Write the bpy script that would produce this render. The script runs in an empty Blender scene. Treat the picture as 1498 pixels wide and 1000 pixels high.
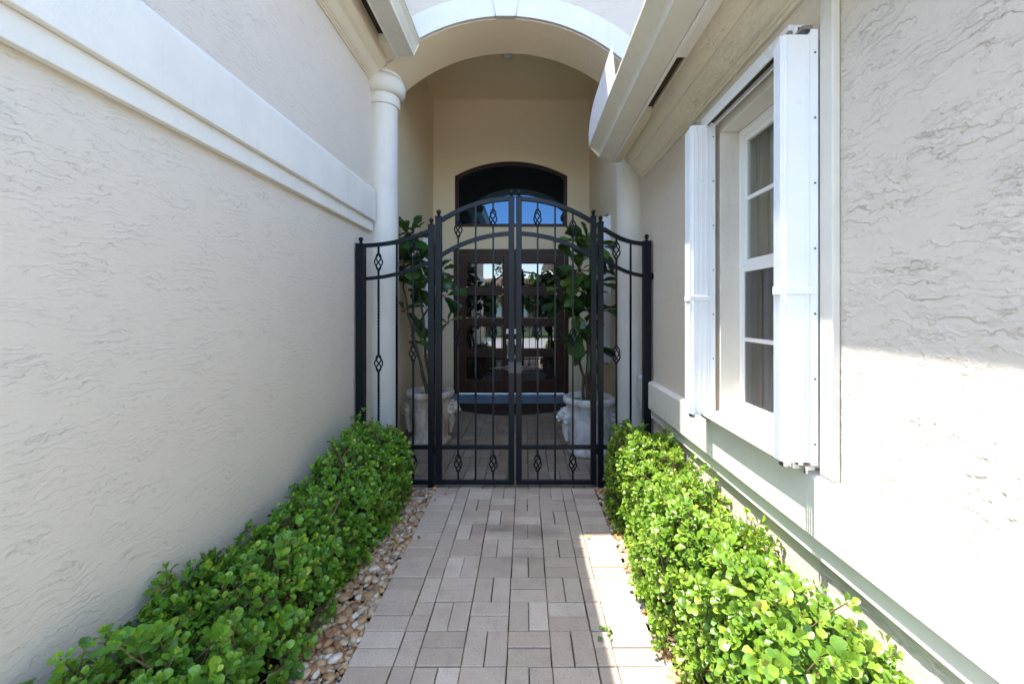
import bpy, math, random
import numpy as np
from mathutils import Vector, Matrix, noise
random.seed(11)
RNG = np.random.default_rng(11)
PI = math.pi
sc = bpy.context.scene
col = sc.collection
CAM_H = 1.58

# ------------------------------------------------------------------ objects
class MB:
    """collects faces for one mesh"""
    def __init__(self):
        self.v = []; self.f = []; self.r = []
    def add(self, vs, fs, rnd=None):
        o = len(self.v)
        self.v += [tuple(p) for p in vs]
        self.f += [tuple(i + o for i in f) for f in fs]
        self.r += [(random.random() if rnd is None else rnd)] * len(fs)
        return self
    def box(self, x0, x1, y0, y1, z0, z1, rnd=None):
        return self.add([(x0,y0,z0),(x1,y0,z0),(x1,y1,z0),(x0,y1,z0),(x0,y0,z1),(x1,y0,z1),(x1,y1,z1),(x0,y1,z1)],
                        [(0,3,2,1),(4,5,6,7),(0,1,5,4),(1,2,6,5),(2,3,7,6),(3,0,4,7)], rnd)
    def cbox(self, x0, x1, y0, y1, z0, z1, c, rnd=None):
        """box with a chamfered top"""
        return self.add([(x0,y0,z0),(x1,y0,z0),(x1,y1,z0),(x0,y1,z0),
                         (x0,y0,z1-c),(x1,y0,z1-c),(x1,y1,z1-c),(x0,y1,z1-c),
                         (x0+c,y0+c,z1),(x1-c,y0+c,z1),(x1-c,y1-c,z1),(x0+c,y1-c,z1)],
                        [(0,1,5,4),(1,2,6,5),(2,3,7,6),(3,0,4,7),(4,5,9,8),(5,6,10,9),(6,7,11,10),(7,4,8,11),(8,9,10,11)], rnd)
    def prism_y(self, poly, y0, y1, rnd=None):
        """polygon in x,z swept along y"""
        n = len(poly)
        vs = [(x, y0, z) for x, z in poly] + [(x, y1, z) for x, z in poly]
        fs = [(i, (i+1) % n, n + (i+1) % n, n + i) for i in range(n)]
        fs += [tuple(range(n-1, -1, -1)), tuple(range(n, 2*n))]
        return self.add(vs, fs, rnd)
    def prism_z(self, poly, z0, z1, rnd=None):
        n = len(poly)
        vs = [(x, y, z0) for x, y in poly] + [(x, y, z1) for x, y in poly]
        fs = [(i, (i+1) % n, n + (i+1) % n, n + i) for i in range(n)]
        fs += [tuple(range(n-1, -1, -1)), tuple(range(n, 2*n))]
        return self.add(vs, fs, rnd)
    def tube(self, pts, rad, seg=8, rnd=None):
        pts = [Vector(p) for p in pts]
        n = len(pts)
        rads = rad if isinstance(rad, (list, tuple)) else [rad] * n
        t0 = (pts[1] - pts[0]).normalized()
        a = t0.orthogonal().normalized()
        vs = []
        for i, p in enumerate(pts):
            t = (pts[min(i+1, n-1)] - pts[max(i-1, 0)]).normalized()
            a = (a - t * a.dot(t)).normalized()
            b = t.cross(a)
            for k in range(seg):
                th = 2 * PI * k / seg
                vs.append(p + (a * math.cos(th) + b * math.sin(th)) * rads[i])
        fs = [(i*seg+k, i*seg+(k+1) % seg, (i+1)*seg+(k+1) % seg, (i+1)*seg+k) for i in range(n-1) for k in range(seg)]
        fs += [tuple(range(seg-1, -1, -1)), tuple((n-1)*seg+k for k in range(seg))]
        return self.add(vs, fs, rnd)
    def lathe(self, prof, c=(0,0,0), seg=32, rnd=None, th0=0, th1=2*PI):
        """prof: list of (radius, z)"""
        vs = []; n = len(prof)
        for r, z in prof:
            for k in range(seg):
                th = th0 + (th1 - th0) * k / seg
                vs.append((c[0] + r*math.cos(th), c[1] + r*math.sin(th), c[2] + z))
        fs = [(i*seg+k, i*seg+(k+1) % seg, (i+1)*seg+(k+1) % seg, (i+1)*seg+k) for i in range(n-1) for k in range(seg)]
        return self.add(vs, fs, rnd)
    def ball(self, c, r, seg=14, rings=8, sx=1, sy=1, sz=1, rnd=None):
        vs = [(c[0], c[1], c[2]-r*sz)]
        for i in range(1, rings):
            a = -PI/2 + PI*i/rings
            for k in range(seg):
                th = 2*PI*k/seg
                vs.append((c[0]+r*sx*math.cos(a)*math.cos(th), c[1]+r*sy*math.cos(a)*math.sin(th), c[2]+r*sz*math.sin(a)))
        vs.append((c[0], c[1], c[2]+r*sz))
        fs = [(0, 1+(k+1) % seg, 1+k) for k in range(seg)]
        fs += [(1+i*seg+k, 1+i*seg+(k+1) % seg, 1+(i+1)*seg+(k+1) % seg, 1+(i+1)*seg+k) for i in range(rings-2) for k in range(seg)]
        l = 1+(rings-2)*seg
        fs += [(l+k, l+(k+1) % seg, len(vs)-1) for k in range(seg)]
        return self.add(vs, fs, rnd)
    def square_bar(self, x, y, z0, z1, h, twists=()):
        """upright square bar; twists = [(za, zb, turns)] turn the section about the axis"""
        zs = [z0]
        for a, b, t in twists:
            m = max(4, int(abs(t) * 16))
            zs += [a + (b-a)*i/m for i in range(m+1)]
        zs.append(z1)
        vs = []
        for z in zs:
            ang = 0
            for a, b, t in twists:
                ang += min(1, max(0, (z-a)/(b-a))) * t * 2 * PI
            for k in range(4):
                th = ang + PI/4 + k*PI/2
                vs.append((x + h*1.414*math.cos(th), y + h*1.414*math.sin(th), z))
        n = len(zs)
        fs = [(i*4+k, i*4+(k+1) % 4, (i+1)*4+(k+1) % 4, (i+1)*4+k) for i in range(n-1) for k in range(4)]
        fs += [(3,2,1,0), tuple((n-1)*4+k for k in range(4))]
        return self.add(vs, fs, 0.5)
    def sweep(self, pts, y0, y1, h, rnd=0.5):
        """flat bar following a line in x,z; h = height across it"""
        n = len(pts); vs = []
        for i in range(n):
            p, q = pts[max(i-1, 0)], pts[min(i+1, n-1)]
            tx, tz = q[0]-p[0], q[1]-p[1]; l = math.hypot(tx, tz); nx, nz = -tz/l, tx/l
            x, z = pts[i]
            for s, y in ((-1, y0), (1, y0), (1, y1), (-1, y1)):
                vs.append((x + s*nx*h/2, y, z + s*nz*h/2))
        fs = [(i*4+k, i*4+(k+1) % 4, (i+1)*4+(k+1) % 4, (i+1)*4+k) for i in range(n-1) for k in range(4)]
        fs += [(3,2,1,0), tuple((n-1)*4+k for k in range(4))]
        return self.add(vs, fs, rnd)

def world_origin(o):
    p = Vector((0, 0, 0))
    while o is not None:
        p += o.location; o = o.parent
    return p

def link_mesh(name, me, m, parent):
    o = bpy.data.objects.new(name, me); col.objects.link(o)
    if parent is not None: o.parent = parent
    if m is not None: me.materials.append(m)
    return o

def build(name, mb, m, parent=None, smooth=None, bevel=None, seg=2):
    """one mesh object; vertices were given in world space"""
    w = world_origin(parent) if parent is not None else Vector((0, 0, 0))
    me = bpy.data.meshes.new(name)
    me.from_pydata([(p[0]-w.x, p[1]-w.y, p[2]-w.z) for p in mb.v], [], mb.f)
    at = me.attributes.new('rnd', 'FLOAT', 'FACE')
    at.data.foreach_set('value', np.array(mb.r, dtype=np.float32))
    me.update()
    o = link_mesh(name, me, m, parent)
    if bevel:
        b = o.modifiers.new('edge', 'BEVEL'); b.width = bevel; b.segments = seg; b.limit_method = 'ANGLE'; b.angle_limit = math.radians(40)
        b.harden_normals = False
    if smooth is not None:
        me.polygons.foreach_set('use_smooth', [True] * len(me.polygons))
        me.set_sharp_from_angle(angle=math.radians(smooth))
    return o

def tag(o, label, cat=None, group=None, kind='thing'):
    o['label'] = label; o['kind'] = kind
    if cat: o['category'] = cat
    if group: o['group'] = group
    return o

def thing(name, loc, label, cat, group=None):
    o = bpy.data.objects.new(name, None); col.objects.link(o)
    o.location = loc; o.empty_display_size = .1
    return tag(o, label, cat, group)

def structure(name, mb, m, label, **k):
    return tag(build(name, mb, m, **k), label, kind='structure')

def dup_tree(o, loc, label, scale=None, rz=None):
    """copy of a thing with copies of its parts and sub-parts"""
    r = o.copy(); col.objects.link(r); r.location = loc; r['label'] = label
    if scale: r.scale = scale
    if rz is not None: r.rotation_euler = (0, 0, rz)
    for ch in list(o.children):
        c = ch.copy(); col.objects.link(c); c.parent = r
        for g in list(ch.children):
            d = g.copy(); col.objects.link(d); d.parent = c
    return r

# ------------------------------------------------------------------ materials
class NT:
    def __init__(self, name):
        self.m = bpy.data.materials.new(name); self.m.use_nodes = True
        self.t = self.m.node_tree; self.t.nodes.clear()
        self.out = self.n('ShaderNodeOutputMaterial')
    def n(self, kind, **k):
        x = self.t.nodes.new(kind)
        for a, v in k.items():
            if a in ('inp',):
                for i, val in v.items(): x.inputs[i].default_value = val
            else: setattr(x, a, v)
        return x
    def l(self, a, b): self.t.links.new(a, b)
    def coord(self, scale=(1,1,1), rot=(0,0,0)):
        tc = self.n('ShaderNodeTexCoord'); mp = self.n('ShaderNodeMapping')
        mp.inputs['Scale'].default_value = scale; mp.inputs['Rotation'].default_value = rot
        self.l(tc.outputs['Object'], mp.inputs['Vector']); return mp.outputs['Vector']
    def noise(self, vec, scale, detail=3, rough=.55, dist=0):
        x = self.n('ShaderNodeTexNoise'); x.inputs['Scale'].default_value = scale; x.inputs['Detail'].default_value = detail
        x.inputs['Roughness'].default_value = rough; x.inputs['Distortion'].default_value = dist
        self.l(vec, x.inputs['Vector']); return x.outputs['Fac']
    def ramp(self, fac, stops, interp='LINEAR'):
        x = self.n('ShaderNodeValToRGB'); x.color_ramp.interpolation = interp
        e = x.color_ramp.elements
        while len(e) < len(stops): e.new(.5)
        for i, (p, c) in enumerate(stops):
            e[i].position = p; e[i].color = (*c, 1) if len(c) == 3 else c
        self.l(fac, x.inputs['Fac']); return x.outputs['Color']
    def mix(self, fac, a, b, blend='MIX'):
        x = self.n('ShaderNodeMix', data_type='RGBA', blend_type=blend)
        for s, v in ((0, fac), (6, a), (7, b)):
            if isinstance(v, (int, float)): x.inputs[s].default_value = v
            elif isinstance(v, tuple): x.inputs[s].default_value = (*v, 1)
            else: self.l(v, x.inputs[s])
        return x.outputs[2]
    def math(self, op, a, b=0.0, clamp=False):
        x = self.n('ShaderNodeMath', operation=op, use_clamp=clamp)
        for i, v in enumerate((a, b)):
            if isinstance(v, (int, float)): x.inputs[i].default_value = v
            else: self.l(v, x.inputs[i])
        return x.outputs[0]
    def bump(self, h, strength=1, dist=.005, prev=None):
        x = self.n('ShaderNodeBump'); x.inputs['Strength'].default_value = strength; x.inputs['Distance'].default_value = dist
        self.l(h, x.inputs['Height'])
        if prev is not None: self.l(prev, x.inputs['Normal'])
        return x.outputs['Normal']
    def attr(self, name='rnd'):
        return self.n('ShaderNodeAttribute', attribute_name=name).outputs['Fac']
    def bsdf(self, color, rough=.6, normal=None, spec=.5, metal=0, ior=None, link=True):
        p = self.n('ShaderNodeBsdfPrincipled')
        if isinstance(color, tuple): p.inputs['Base Color'].default_value = (*color, 1)
        else: self.l(color, p.inputs['Base Color'])
        if isinstance(rough, (int, float)): p.inputs['Roughness'].default_value = rough
        else: self.l(rough, p.inputs['Roughness'])
        p.inputs['Specular IOR Level'].default_value = spec; p.inputs['Metallic'].default_value = metal
        if ior: p.inputs['IOR'].default_value = ior
        if normal is not None: self.l(normal, p.inputs['Normal'])
        if link: self.l(p.outputs['BSDF'], self.out.inputs['Surface'])
        return p

def mul(c, k): return tuple(min(1, a*k) for a in c)

def mat_stucco(name, color, freq=29.0, strength=.9, dist=.0017, stretch=(.75,.62,1.0), fine=.35, amp=1.0, real=False):
    """skip-trowel stucco: thin ragged ledges pulled along the wall, each with a sharp lower lip, dying out in smooth patches"""
    t = NT(name)
    v = t.coord(stretch); p = t.coord()
    z = t.n('ShaderNodeSeparateXYZ'); t.l(p, z.inputs[0])
    def ledges(f, off, k1, k2):
        ph = t.math('ADD', t.math('MULTIPLY', z.outputs[2], f), t.math('MULTIPLY', t.noise(v, f*.27, 4, .6, .25), 5.2*k1))
        ph = t.math('ADD', ph, t.math('MULTIPLY', t.noise(v, f*1.1, 7, .72), 2.3*k2))
        ph = t.math('FRACT', t.math('ADD', ph, off))
        return t.ramp(ph, [(0, (0,0,0)), (.11, (1,1,1)), (.45, (.45,.45,.45)), (1, (0,0,0))])
    m1 = t.ramp(t.noise(t.coord((1,.8,1.3)), freq*.24, 5, .62), [(.42, (.04,.04,.04)), (.60, (1,1,1))])
    m2 = t.ramp(t.noise(t.coord((1.2,1,1.1)), freq*.34, 5, .62), [(.45, (0,0,0)), (.60, (1,1,1))])
    h = t.math('ADD', t.math('MULTIPLY', ledges(freq, .0, 1, 1), m1), t.math('MULTIPLY', t.math('MULTIPLY', ledges(freq*1.9, .37, .9, 1.1), .55), m2))
    h = t.math('MULTIPLY', h, amp)
    h = t.math('ADD', h, t.math('MULTIPLY', t.noise(p, 130, 4, .65), fine))
    h = t.math('ADD', h, t.math('MULTIPLY', t.noise(v, freq*2.4, 4, .6), .45))
    nrm = t.bump(h, strength, dist)
    dirt = t.noise(t.coord((1,1,.6)), 1.3, 5, .6)
    c = t.mix(t.ramp(dirt, [(.35, (0,0,0)), (.75, (.6,.6,.6))]), color, mul(color, .92))
    spot = t.ramp(t.noise(p, 26, 2, .5), [(.80, (0,0,0)), (.83, (.35,.35,.35))])
    c = t.mix(spot, c, mul(color, .62))
    # rain splash: a ragged soiled strip along the foot of the wall
    foot = t.math('SUBTRACT', 1.0, t.math('MULTIPLY', t.math('ADD', z.outputs[2], t.math('MULTIPLY', t.noise(p, 5, 5, .7), -.5)), 4.5), True)
    c = t.mix(t.math('MULTIPLY', foot, .4), c, mul((.36,.31,.25), 1))
    t.bsdf(c, .85, nrm, .25)
    if real:                                              # the relief itself, so that raking sun throws real shadows
        d = t.n('ShaderNodeDisplacement'); d.inputs['Midlevel'].default_value = 0; d.inputs['Scale'].default_value = real
        t.l(h, d.inputs['Height']); t.l(d.outputs[0], t.out.inputs['Displacement']); t.m.displacement_method = 'BOTH'
    return t.m

def mat_plain(name, color, rough=.5, spec=.5, metal=0, grain=(40, .0015), var=.08, scale=3, streak=0):
    t = NT(name); v = t.coord()
    d = t.noise(v, scale, 5, .6)
    c = t.mix(t.ramp(d, [(.3, (0,0,0)), (.75, (1,1,1))]), mul(color, 1+var/2), mul(color, 1-var))
    if streak:                                            # faint rain runs and a few scuffs
        run = t.ramp(t.noise(t.coord((9, 9, .9)), 2.2, 5, .7), [(.52, (0,0,0)), (.72, (1,1,1))])
        run = t.math('MULTIPLY', run, t.ramp(t.noise(t.coord((1, 1, 1.5)), 1.8, 3), [(.4, (0,0,0)), (.65, (1,1,1))]))
        c = t.mix(t.math('MULTIPLY', run, streak), c, (color[0]*.62, color[1]*.56, color[2]*.45))
        c = t.mix(t.ramp(t.noise(v, 34, 2, .5), [(.78, (0,0,0)), (.81, (.3,.3,.3))]), c, mul(color, .55))
    nrm = t.bump(t.noise(v, grain[0], 4, .6), .6, grain[1])
    r = t.math('ADD', t.math('MULTIPLY', t.noise(v, 9, 3), .16), rough-.08)
    t.bsdf(c, r, nrm, spec, metal)
    return t.m

WALL = (.665, .590, .495); TRIM = (.76, .73, .665); CREAM = (.69, .615, .475)
M = {}
M['stucco'] = mat_stucco('stucco_wall', WALL)
M['stucco_deep'] = mat_stucco('stucco_raked', (.60,.545,.475), 20, .12, .002, (.75,.62,1.0), .12, 1.0, .0035)
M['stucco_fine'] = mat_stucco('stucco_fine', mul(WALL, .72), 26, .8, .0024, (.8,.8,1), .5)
M['stucco_porch'] = mat_stucco('stucco_porch', (.77, .66, .47), 24, .7, .002, (.7,.7,1), .5)  # same wall paint, with the porch's warm bounced light put into the colour
M['cornice'] = mat_stucco('stucco_cornice', mul(CREAM, 1.06), 34, .9, .0026, (1,.8,1), 1.2)
M['trim'] = mat_plain('painted_trim', TRIM, .6, .3, grain=(60, .003), var=.08, streak=.35)
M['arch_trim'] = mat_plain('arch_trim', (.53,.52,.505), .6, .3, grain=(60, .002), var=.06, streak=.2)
M['column'] = mat_plain('painted_column', (.63,.60,.54), .65, .3, grain=(45, .004), var=.08, streak=.35)
M['gutter'] = mat_plain('gutter_paint', (.64,.61,.52), .35, .5, grain=(15, .001), var=.08, streak=.5)
M['white_metal'] = mat_plain('white_metal', (.78,.80,.83), .3, .5, grain=(12, .0008), var=.05)
M['vinyl'] = mat_plain('white_vinyl', (.78,.78,.77), .35, .5, grain=(12, .0005), var=.03)
M['soffit'] = mat_plain('dark_wood', (.06,.045,.03), .8, .2, var=.4)
M['iron'] = mat_plain('black_iron', (.005,.007,.011), .32, .22, grain=(90, .0008), var=.2)
M['steel'] = mat_plain('brushed_steel', (.42,.42,.43), .3, .5, 1, grain=(120, .0005))
M['dark_steel'] = mat_plain('dark_steel', (.045,.045,.05), .35, .5, .5, grain=(120, .0005))
M['screw'] = mat_plain('screw_head', (.20,.20,.21), .4, .5, .8)
M['roof'] = mat_plain('roof_tile', (.24,.14,.10), .8, .2, var=.35, scale=9)
M['mat'] = mat_plain('coir_mat', (.06,.045,.035), .95, .1, grain=(400, .01), var=.3)
M['mat_edge'] = mat_plain('rubber_edge', (.02,.02,.02), .7, .3)
M['soil'] = mat_plain('garden_soil', (.07,.05,.035), .95, .1, grain=(60, .02), var=.5, scale=14)
M['step'] = mat_plain('step_stone', (.13,.19,.27), .6, .3, var=.2)  # blue of the reflected sky is put into the stone colour
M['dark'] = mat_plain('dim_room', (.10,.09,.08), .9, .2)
M['bark'] = mat_plain('bark', (.10,.075,.05), .9, .2, grain=(50, .008), var=.4, scale=14)
M['twig'] = mat_plain('twig', (.19,.135,.075), .8, .2, var=.3, scale=30)
M['lamp_trim'] = mat_plain('lamp_trim', (.6,.55,.45), .5)

def mat_wood():
    t = NT('mahogany'); v = t.coord((9, 9, .8))
    g = t.noise(v, 9, 6, .65, 1.2)
    c = t.ramp(g, [(.3, (.022,.009,.006)), (.55, (.055,.022,.013)), (.8, (.09,.038,.022))])
    t.bsdf(c, .42, t.bump(g, .25, .001), .22); return t.m
M['wood'] = mat_wood()

def mat_mirror_glass(name, ior, tint=(1,1,1)):
    t = NT(name); v = t.coord()
    nrm = t.bump(t.noise(v, 2.2, 2), .12, .004)
    p = t.bsdf((.006,.006,.006), .015, nrm, .5, ior=ior); p.inputs['Specular Tint'].default_value = (*tint, 1); return t.m
M['door_glass'] = mat_mirror_glass('door_glass', 2.3); M['transom_glass'] = mat_mirror_glass('transom_glass', 2.0, (.28,.58,1.0))  # transom tint colours its reflection to give a deep blue sky

def mat_clear_glass(name, tint):
    t = NT(name)
    a = t.n('ShaderNodeBsdfTransparent', inp={0: tint}); b = t.n('ShaderNodeBsdfGlossy', inp={'Roughness': .02, 'Color': (1,1,1,1)})
    lw = t.n('ShaderNodeLayerWeight'); q = t.math('POWER', lw.outputs['Facing'], 3.5); q = t.math('ADD', t.math('MULTIPLY', q, .6), .03); mx = t.n('ShaderNodeMixShader')
    lw.inputs[0].default_value = .5; t.l(q, mx.inputs[0]); t.l(a.outputs[0], mx.inputs[1]); t.l(b.outputs[0], mx.inputs[2]); t.l(mx.outputs[0], t.out.inputs['Surface'])
    return t.m
M['glass'] = mat_clear_glass('window_glass', (.88,.90,.88,1)); M['glass_screen'] = mat_clear_glass('screened_glass', (.62,.64,.66,1))

def mat_cloth():
    t = NT('curtain_cloth'); v = t.coord()
    w = t.noise(t.coord((300, 300, 300)), 1, 1)
    t.bsdf(t.mix(w, (.36,.285,.20), (.26,.205,.145)), .9, None, .1); return t.m
M['cloth'] = mat_cloth()

def mat_paver(name, k=1.0):
    t = NT(name); v = t.coord(); r = t.attr()
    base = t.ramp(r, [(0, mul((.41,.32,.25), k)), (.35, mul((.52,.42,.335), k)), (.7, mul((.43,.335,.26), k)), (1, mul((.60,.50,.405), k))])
    sp = t.noise(v, 420, 2, .7)
    c = t.mix(t.ramp(sp, [(.34, (.55,.55,.55)), (.46, (0,0,0))]), base, mul((.16,.14,.125), k))
    c = t.mix(t.ramp(sp, [(.60, (0,0,0)), (.70, (.5,.5,.5))]), c, mul((.66,.63,.59), k))
    sp2 = t.noise(v, 130, 3, .7)
    c = t.mix(t.ramp(sp2, [(.30, (.6,.6,.6)), (.43, (0,0,0))]), c, mul((.17,.145,.12), k))
    c = t.mix(t.ramp(sp2, [(.60, (0,0,0)), (.72, (.5,.5,.5))]), c, mul((.62,.57,.51), k))
    c = t.mix(t.ramp(t.noise(v, 9, 6, .75), [(.50, (0,0,0)), (.76, (.45,.45,.45))]), c, mul((.24,.20,.165), k))
    st = t.noise(v, 2.6, 5, .65)
    c = t.mix(t.ramp(st, [(.54, (0,0,0)), (.80, (.4,.4,.4))]), c, mul((.20,.17,.14), k))
    # an old dark stain with a shape of its own on the walk before the gate
    geo = t.n('ShaderNodeNewGeometry'); sx = t.n('ShaderNodeSeparateXYZ'); t.l(geo.outputs['Position'], sx.inputs[0])
    d = None
    for cx, cy, sxr, syr in ((-.18, 2.98, 3.2, 7), (.07, 2.93, 4, 9), (-.02, 2.62, 6, 12)):
        dx = t.math('MULTIPLY', t.math('SUBTRACT', sx.outputs[0], cx), sxr); dy = t.math('MULTIPLY', t.math('SUBTRACT', sx.outputs[1], cy), syr)
        q = t.math('SUBTRACT', 1.0, t.math('SQRT', t.math('ADD', t.math('MULTIPLY', dx, dx), t.math('MULTIPLY', dy, dy))), True)
        d = q if d is None else t.math('MAXIMUM', d, q)
    d = t.math('MULTIPLY', d, t.math('ADD', t.noise(v, 9, 5, .7), .2))
    c = t.mix(t.math('MULTIPLY', d, .7, True), c, mul((.12,.10,.09), k))
    nrm = t.bump(sp, .5, .0025)
    nrm = t.bump(t.noise(v, 30, 4, .6), .4, .004, nrm)
    t.bsdf(c, .85, nrm, .25); return t.m
M['paver'] = mat_paver('walk_pavers', 1.04); M['paver_porch'] = mat_paver('porch_pavers_shaded', .60)  # porch copy is the same brick, with the porch shade darkened into it

def mat_pebble():
    t = NT('river_pebbles'); v = t.coord(); r = t.attr()
    c = t.ramp(r, [(0, (.52,.41,.28)), (.16, (.34,.18,.08)), (.34, (.48,.33,.19)), (.50, (.60,.53,.43)), (.60, (.24,.12,.055)), (.72, (.42,.26,.13)), (.88, (.31,.25,.20)), (.95, (.66,.60,.51))], 'CONSTANT')
    c = t.mix(t.ramp(t.noise(v, 55, 5, .7), [(.35, (0,0,0)), (.7, (.6,.6,.6))]), c, (.25,.17,.10))
    t.bsdf(c, .55, t.bump(t.noise(v, 90, 4), .4, .003), .4); return t.m
M['pebble'] = mat_pebble()

def mat_leaf(name, stops, trans=.3, rough=.35, back=None):
    t = NT(name); v = t.coord(); r = t.attr()
    c = t.ramp(r, stops)
    c = t.mix(t.ramp(t.noise(v, 70, 3), [(.35, (0,0,0)), (.75, (.5,.5,.5))]), c, mul(stops[0][1], .8))
    p = t.bsdf(c, rough, t.bump(t.noise(v, 120, 2), .25, .002), .5, link=False)
    tr = t.n('ShaderNodeBsdfTranslucent'); t.l(t.mix(.5, c, (.24,.38,.02)), tr.inputs[0])
    mx = t.n('ShaderNodeMixShader'); mx.inputs[0].default_value = trans
    t.l(p.outputs[0], mx.inputs[1]); t.l(tr.outputs[0], mx.inputs[2]); t.l(mx.outputs[0], t.out.inputs['Surface'])
    return t.m
M['leaf'] = mat_leaf('hedge_leaves', [(0, (.045,.15,.034)), (.4, (.135,.32,.03)), (.75, (.245,.45,.035)), (.96, (.42,.56,.05)), (1, (.42,.32,.08))], .32, .3)
M['leaf_sun'] = mat_leaf('hedge_leaves_sunlit', [(0, (.075,.18,.03)), (.4, (.19,.34,.035)), (.75, (.29,.43,.045)), (.93, (.40,.50,.07)), (1, (.40,.33,.09))], .34, .33)  # sunlit copy of the hedge leaf, sunshine put into a yellower colour
M['fig_leaf'] = mat_leaf('fig_leaves', [(0, (.016,.048,.016)), (.6, (.036,.10,.022)), (1, (.09,.19,.032))], .2, .3)
M['tree_leaf'] = mat_leaf('tree_leaves', [(0, (.02,.06,.012)), (.6, (.05,.11,.02)), (1, (.10,.17,.035))], .3, .5)

def mat_stone(name, tone, r0):
    t = NT(name); v = t.coord()
    n = t.noise(v, 6, 6, .7, .6)
    c = t.ramp(n, [(.28, mul((.24,.215,.19), .9)), (.45, tuple(a*b for a, b in zip((.47,.45,.42), tone))), (.62, tuple(a*b for a, b in zip((.64,.62,.59), tone)))])
    rust = t.ramp(t.noise(t.coord((1,1,.45)), 5, 4, .6), [(r0, (0,0,0)), (r0+.12, (.8,.8,.8))])
    c = t.mix(rust, c, (.30,.19,.11))
    t.bsdf(c, .85, t.bump(t.noise(v, 14, 6, .7), .8, .015), .2); return t.m
M['stone'] = mat_stone('weathered_stone', (1.05,1.07,1.12), .62); M['stone_warm'] = mat_stone('rusty_stone', (1.0,.93,.82), .48)

def mat_grass():
    t = NT('lawn_grass'); v = t.coord()
    c = t.ramp(t.noise(v, 3, 8, .75), [(.3, (.03,.07,.015)), (.7, (.09,.15,.03))])
    t.bsdf(c, .9, t.bump(t.noise(v, 80, 4), .8, .03), .2); return t.m
M['grass'] = mat_grass()
M['concrete'] = mat_plain('driveway_concrete', (.48,.46,.43), .8, .2, var=.12)
M['asphalt'] = mat_plain('asphalt', (.07,.07,.07), .9, .2, var=.2)

# ------------------------------------------------------------------ main measures
XL, XR = -1.53, 1.15            # stucco faces of the two wings
YA0, YA1 = 4.05, 4.59           # arch wall
YB = 7.07                       # porch back wall
YF = -.8                        # where the wings begin
AX, AR, AZ = -.19, 1.74, 4.46   # arch centre, radius, apex height
PXL, PXR = -1.58, 1.107         # porch side walls
PZ = 5.22                       # porch ceiling

def arch_z(x): return AZ - AR + math.sqrt(max(0, AR*AR - (x-AX)**2))

# ------------------------------------------------------------------ ground
def sheet(x0, x1, y0, y1, z): return MB().add([(x0,y0,z),(x1,y0,z),(x1,y1,z),(x0,y1,z)], [(0,1,2,3)])
structure('ground', sheet(-120, 120, -160, 80, -.09), M['grass'], 'mown green lawn spreading out in front of the house')
structure('planting_bed', sheet(-1.9, 1.5, -.9, 4.06, -.045), M['soil'], 'dark garden soil under the hedges and pebbles')
mb = MB()
for i in range(1):
    mb.box(-3.6, 4.2, -10.5, -1.6, -.2, -.06)
structure('driveway', mb, M['concrete'], 'pale concrete drive in front of the house')
structure('street', sheet(-120, 120, -24, -17, -.08), M['asphalt'], 'grey asphalt street beyond the lawn')

# the walk: basket weave between soldier courses, every paver its own chamfered block
def pavers(mb, x0, x1, y0, y1, gap=.0048, left_border=True):
    def blk(a, b, c, d):
        dz = random.uniform(-.0025, .0025); j = lambda: random.uniform(-.0016, .0016)
        g = gap/2
        mb.cbox(a+g+j(), b-g+j(), c+g+j(), d-g+j(), -.05, dz, .003)
    P = .2036
    y = y0
    if left_border:
        while y < y1 - .01:
            for k in range(2):
                blk(x0, x0+P, y+k*P/2, y+(k+1)*P/2)
            y += P
        y = y0
        while y < y1 - .01:
            for k in range(2): blk(x1-P, x1, y+k*P/2, y+(k+1)*P/2)
            y += P
        x0 += P; x1 -= P
    y = y0; row = 0
    while y < y1 - .01:
        x = x0; c = 0
        if left_border:
            if row % 2 == 0:
                blk(x, x+P/2, y, y+P/2); blk(x, x+P/2, y+P/2, y+P)
            else: blk(x, x+P/2, y, y+P)
            x += P/2
        while x < x1 - .02:
            w = min(P, x1 - x)
            if (c + row) % 2 == 0:
                if w > P*.6:
                    blk(x, x+P/2, y, y+P); blk(x+P/2, x+w, y, y+P)
                else: blk(x, x+w, y, y+P)
            else:
                blk(x, x+w, y, y+P/2); blk(x, x+w, y+P/2, y+P)
            x += w; c += 1
        y += P; row += 1
mb = MB(); pavers(mb, -.795, .616, 3.66-26*.2036, 3.66)
structure('path', mb, M['paver'], 'basket weave paver walk leading to the gate')
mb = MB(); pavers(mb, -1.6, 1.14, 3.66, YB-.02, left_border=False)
structure('porch_floor', mb, M['paver_porch'], 'shaded brick paver floor of the entry porch')

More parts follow.
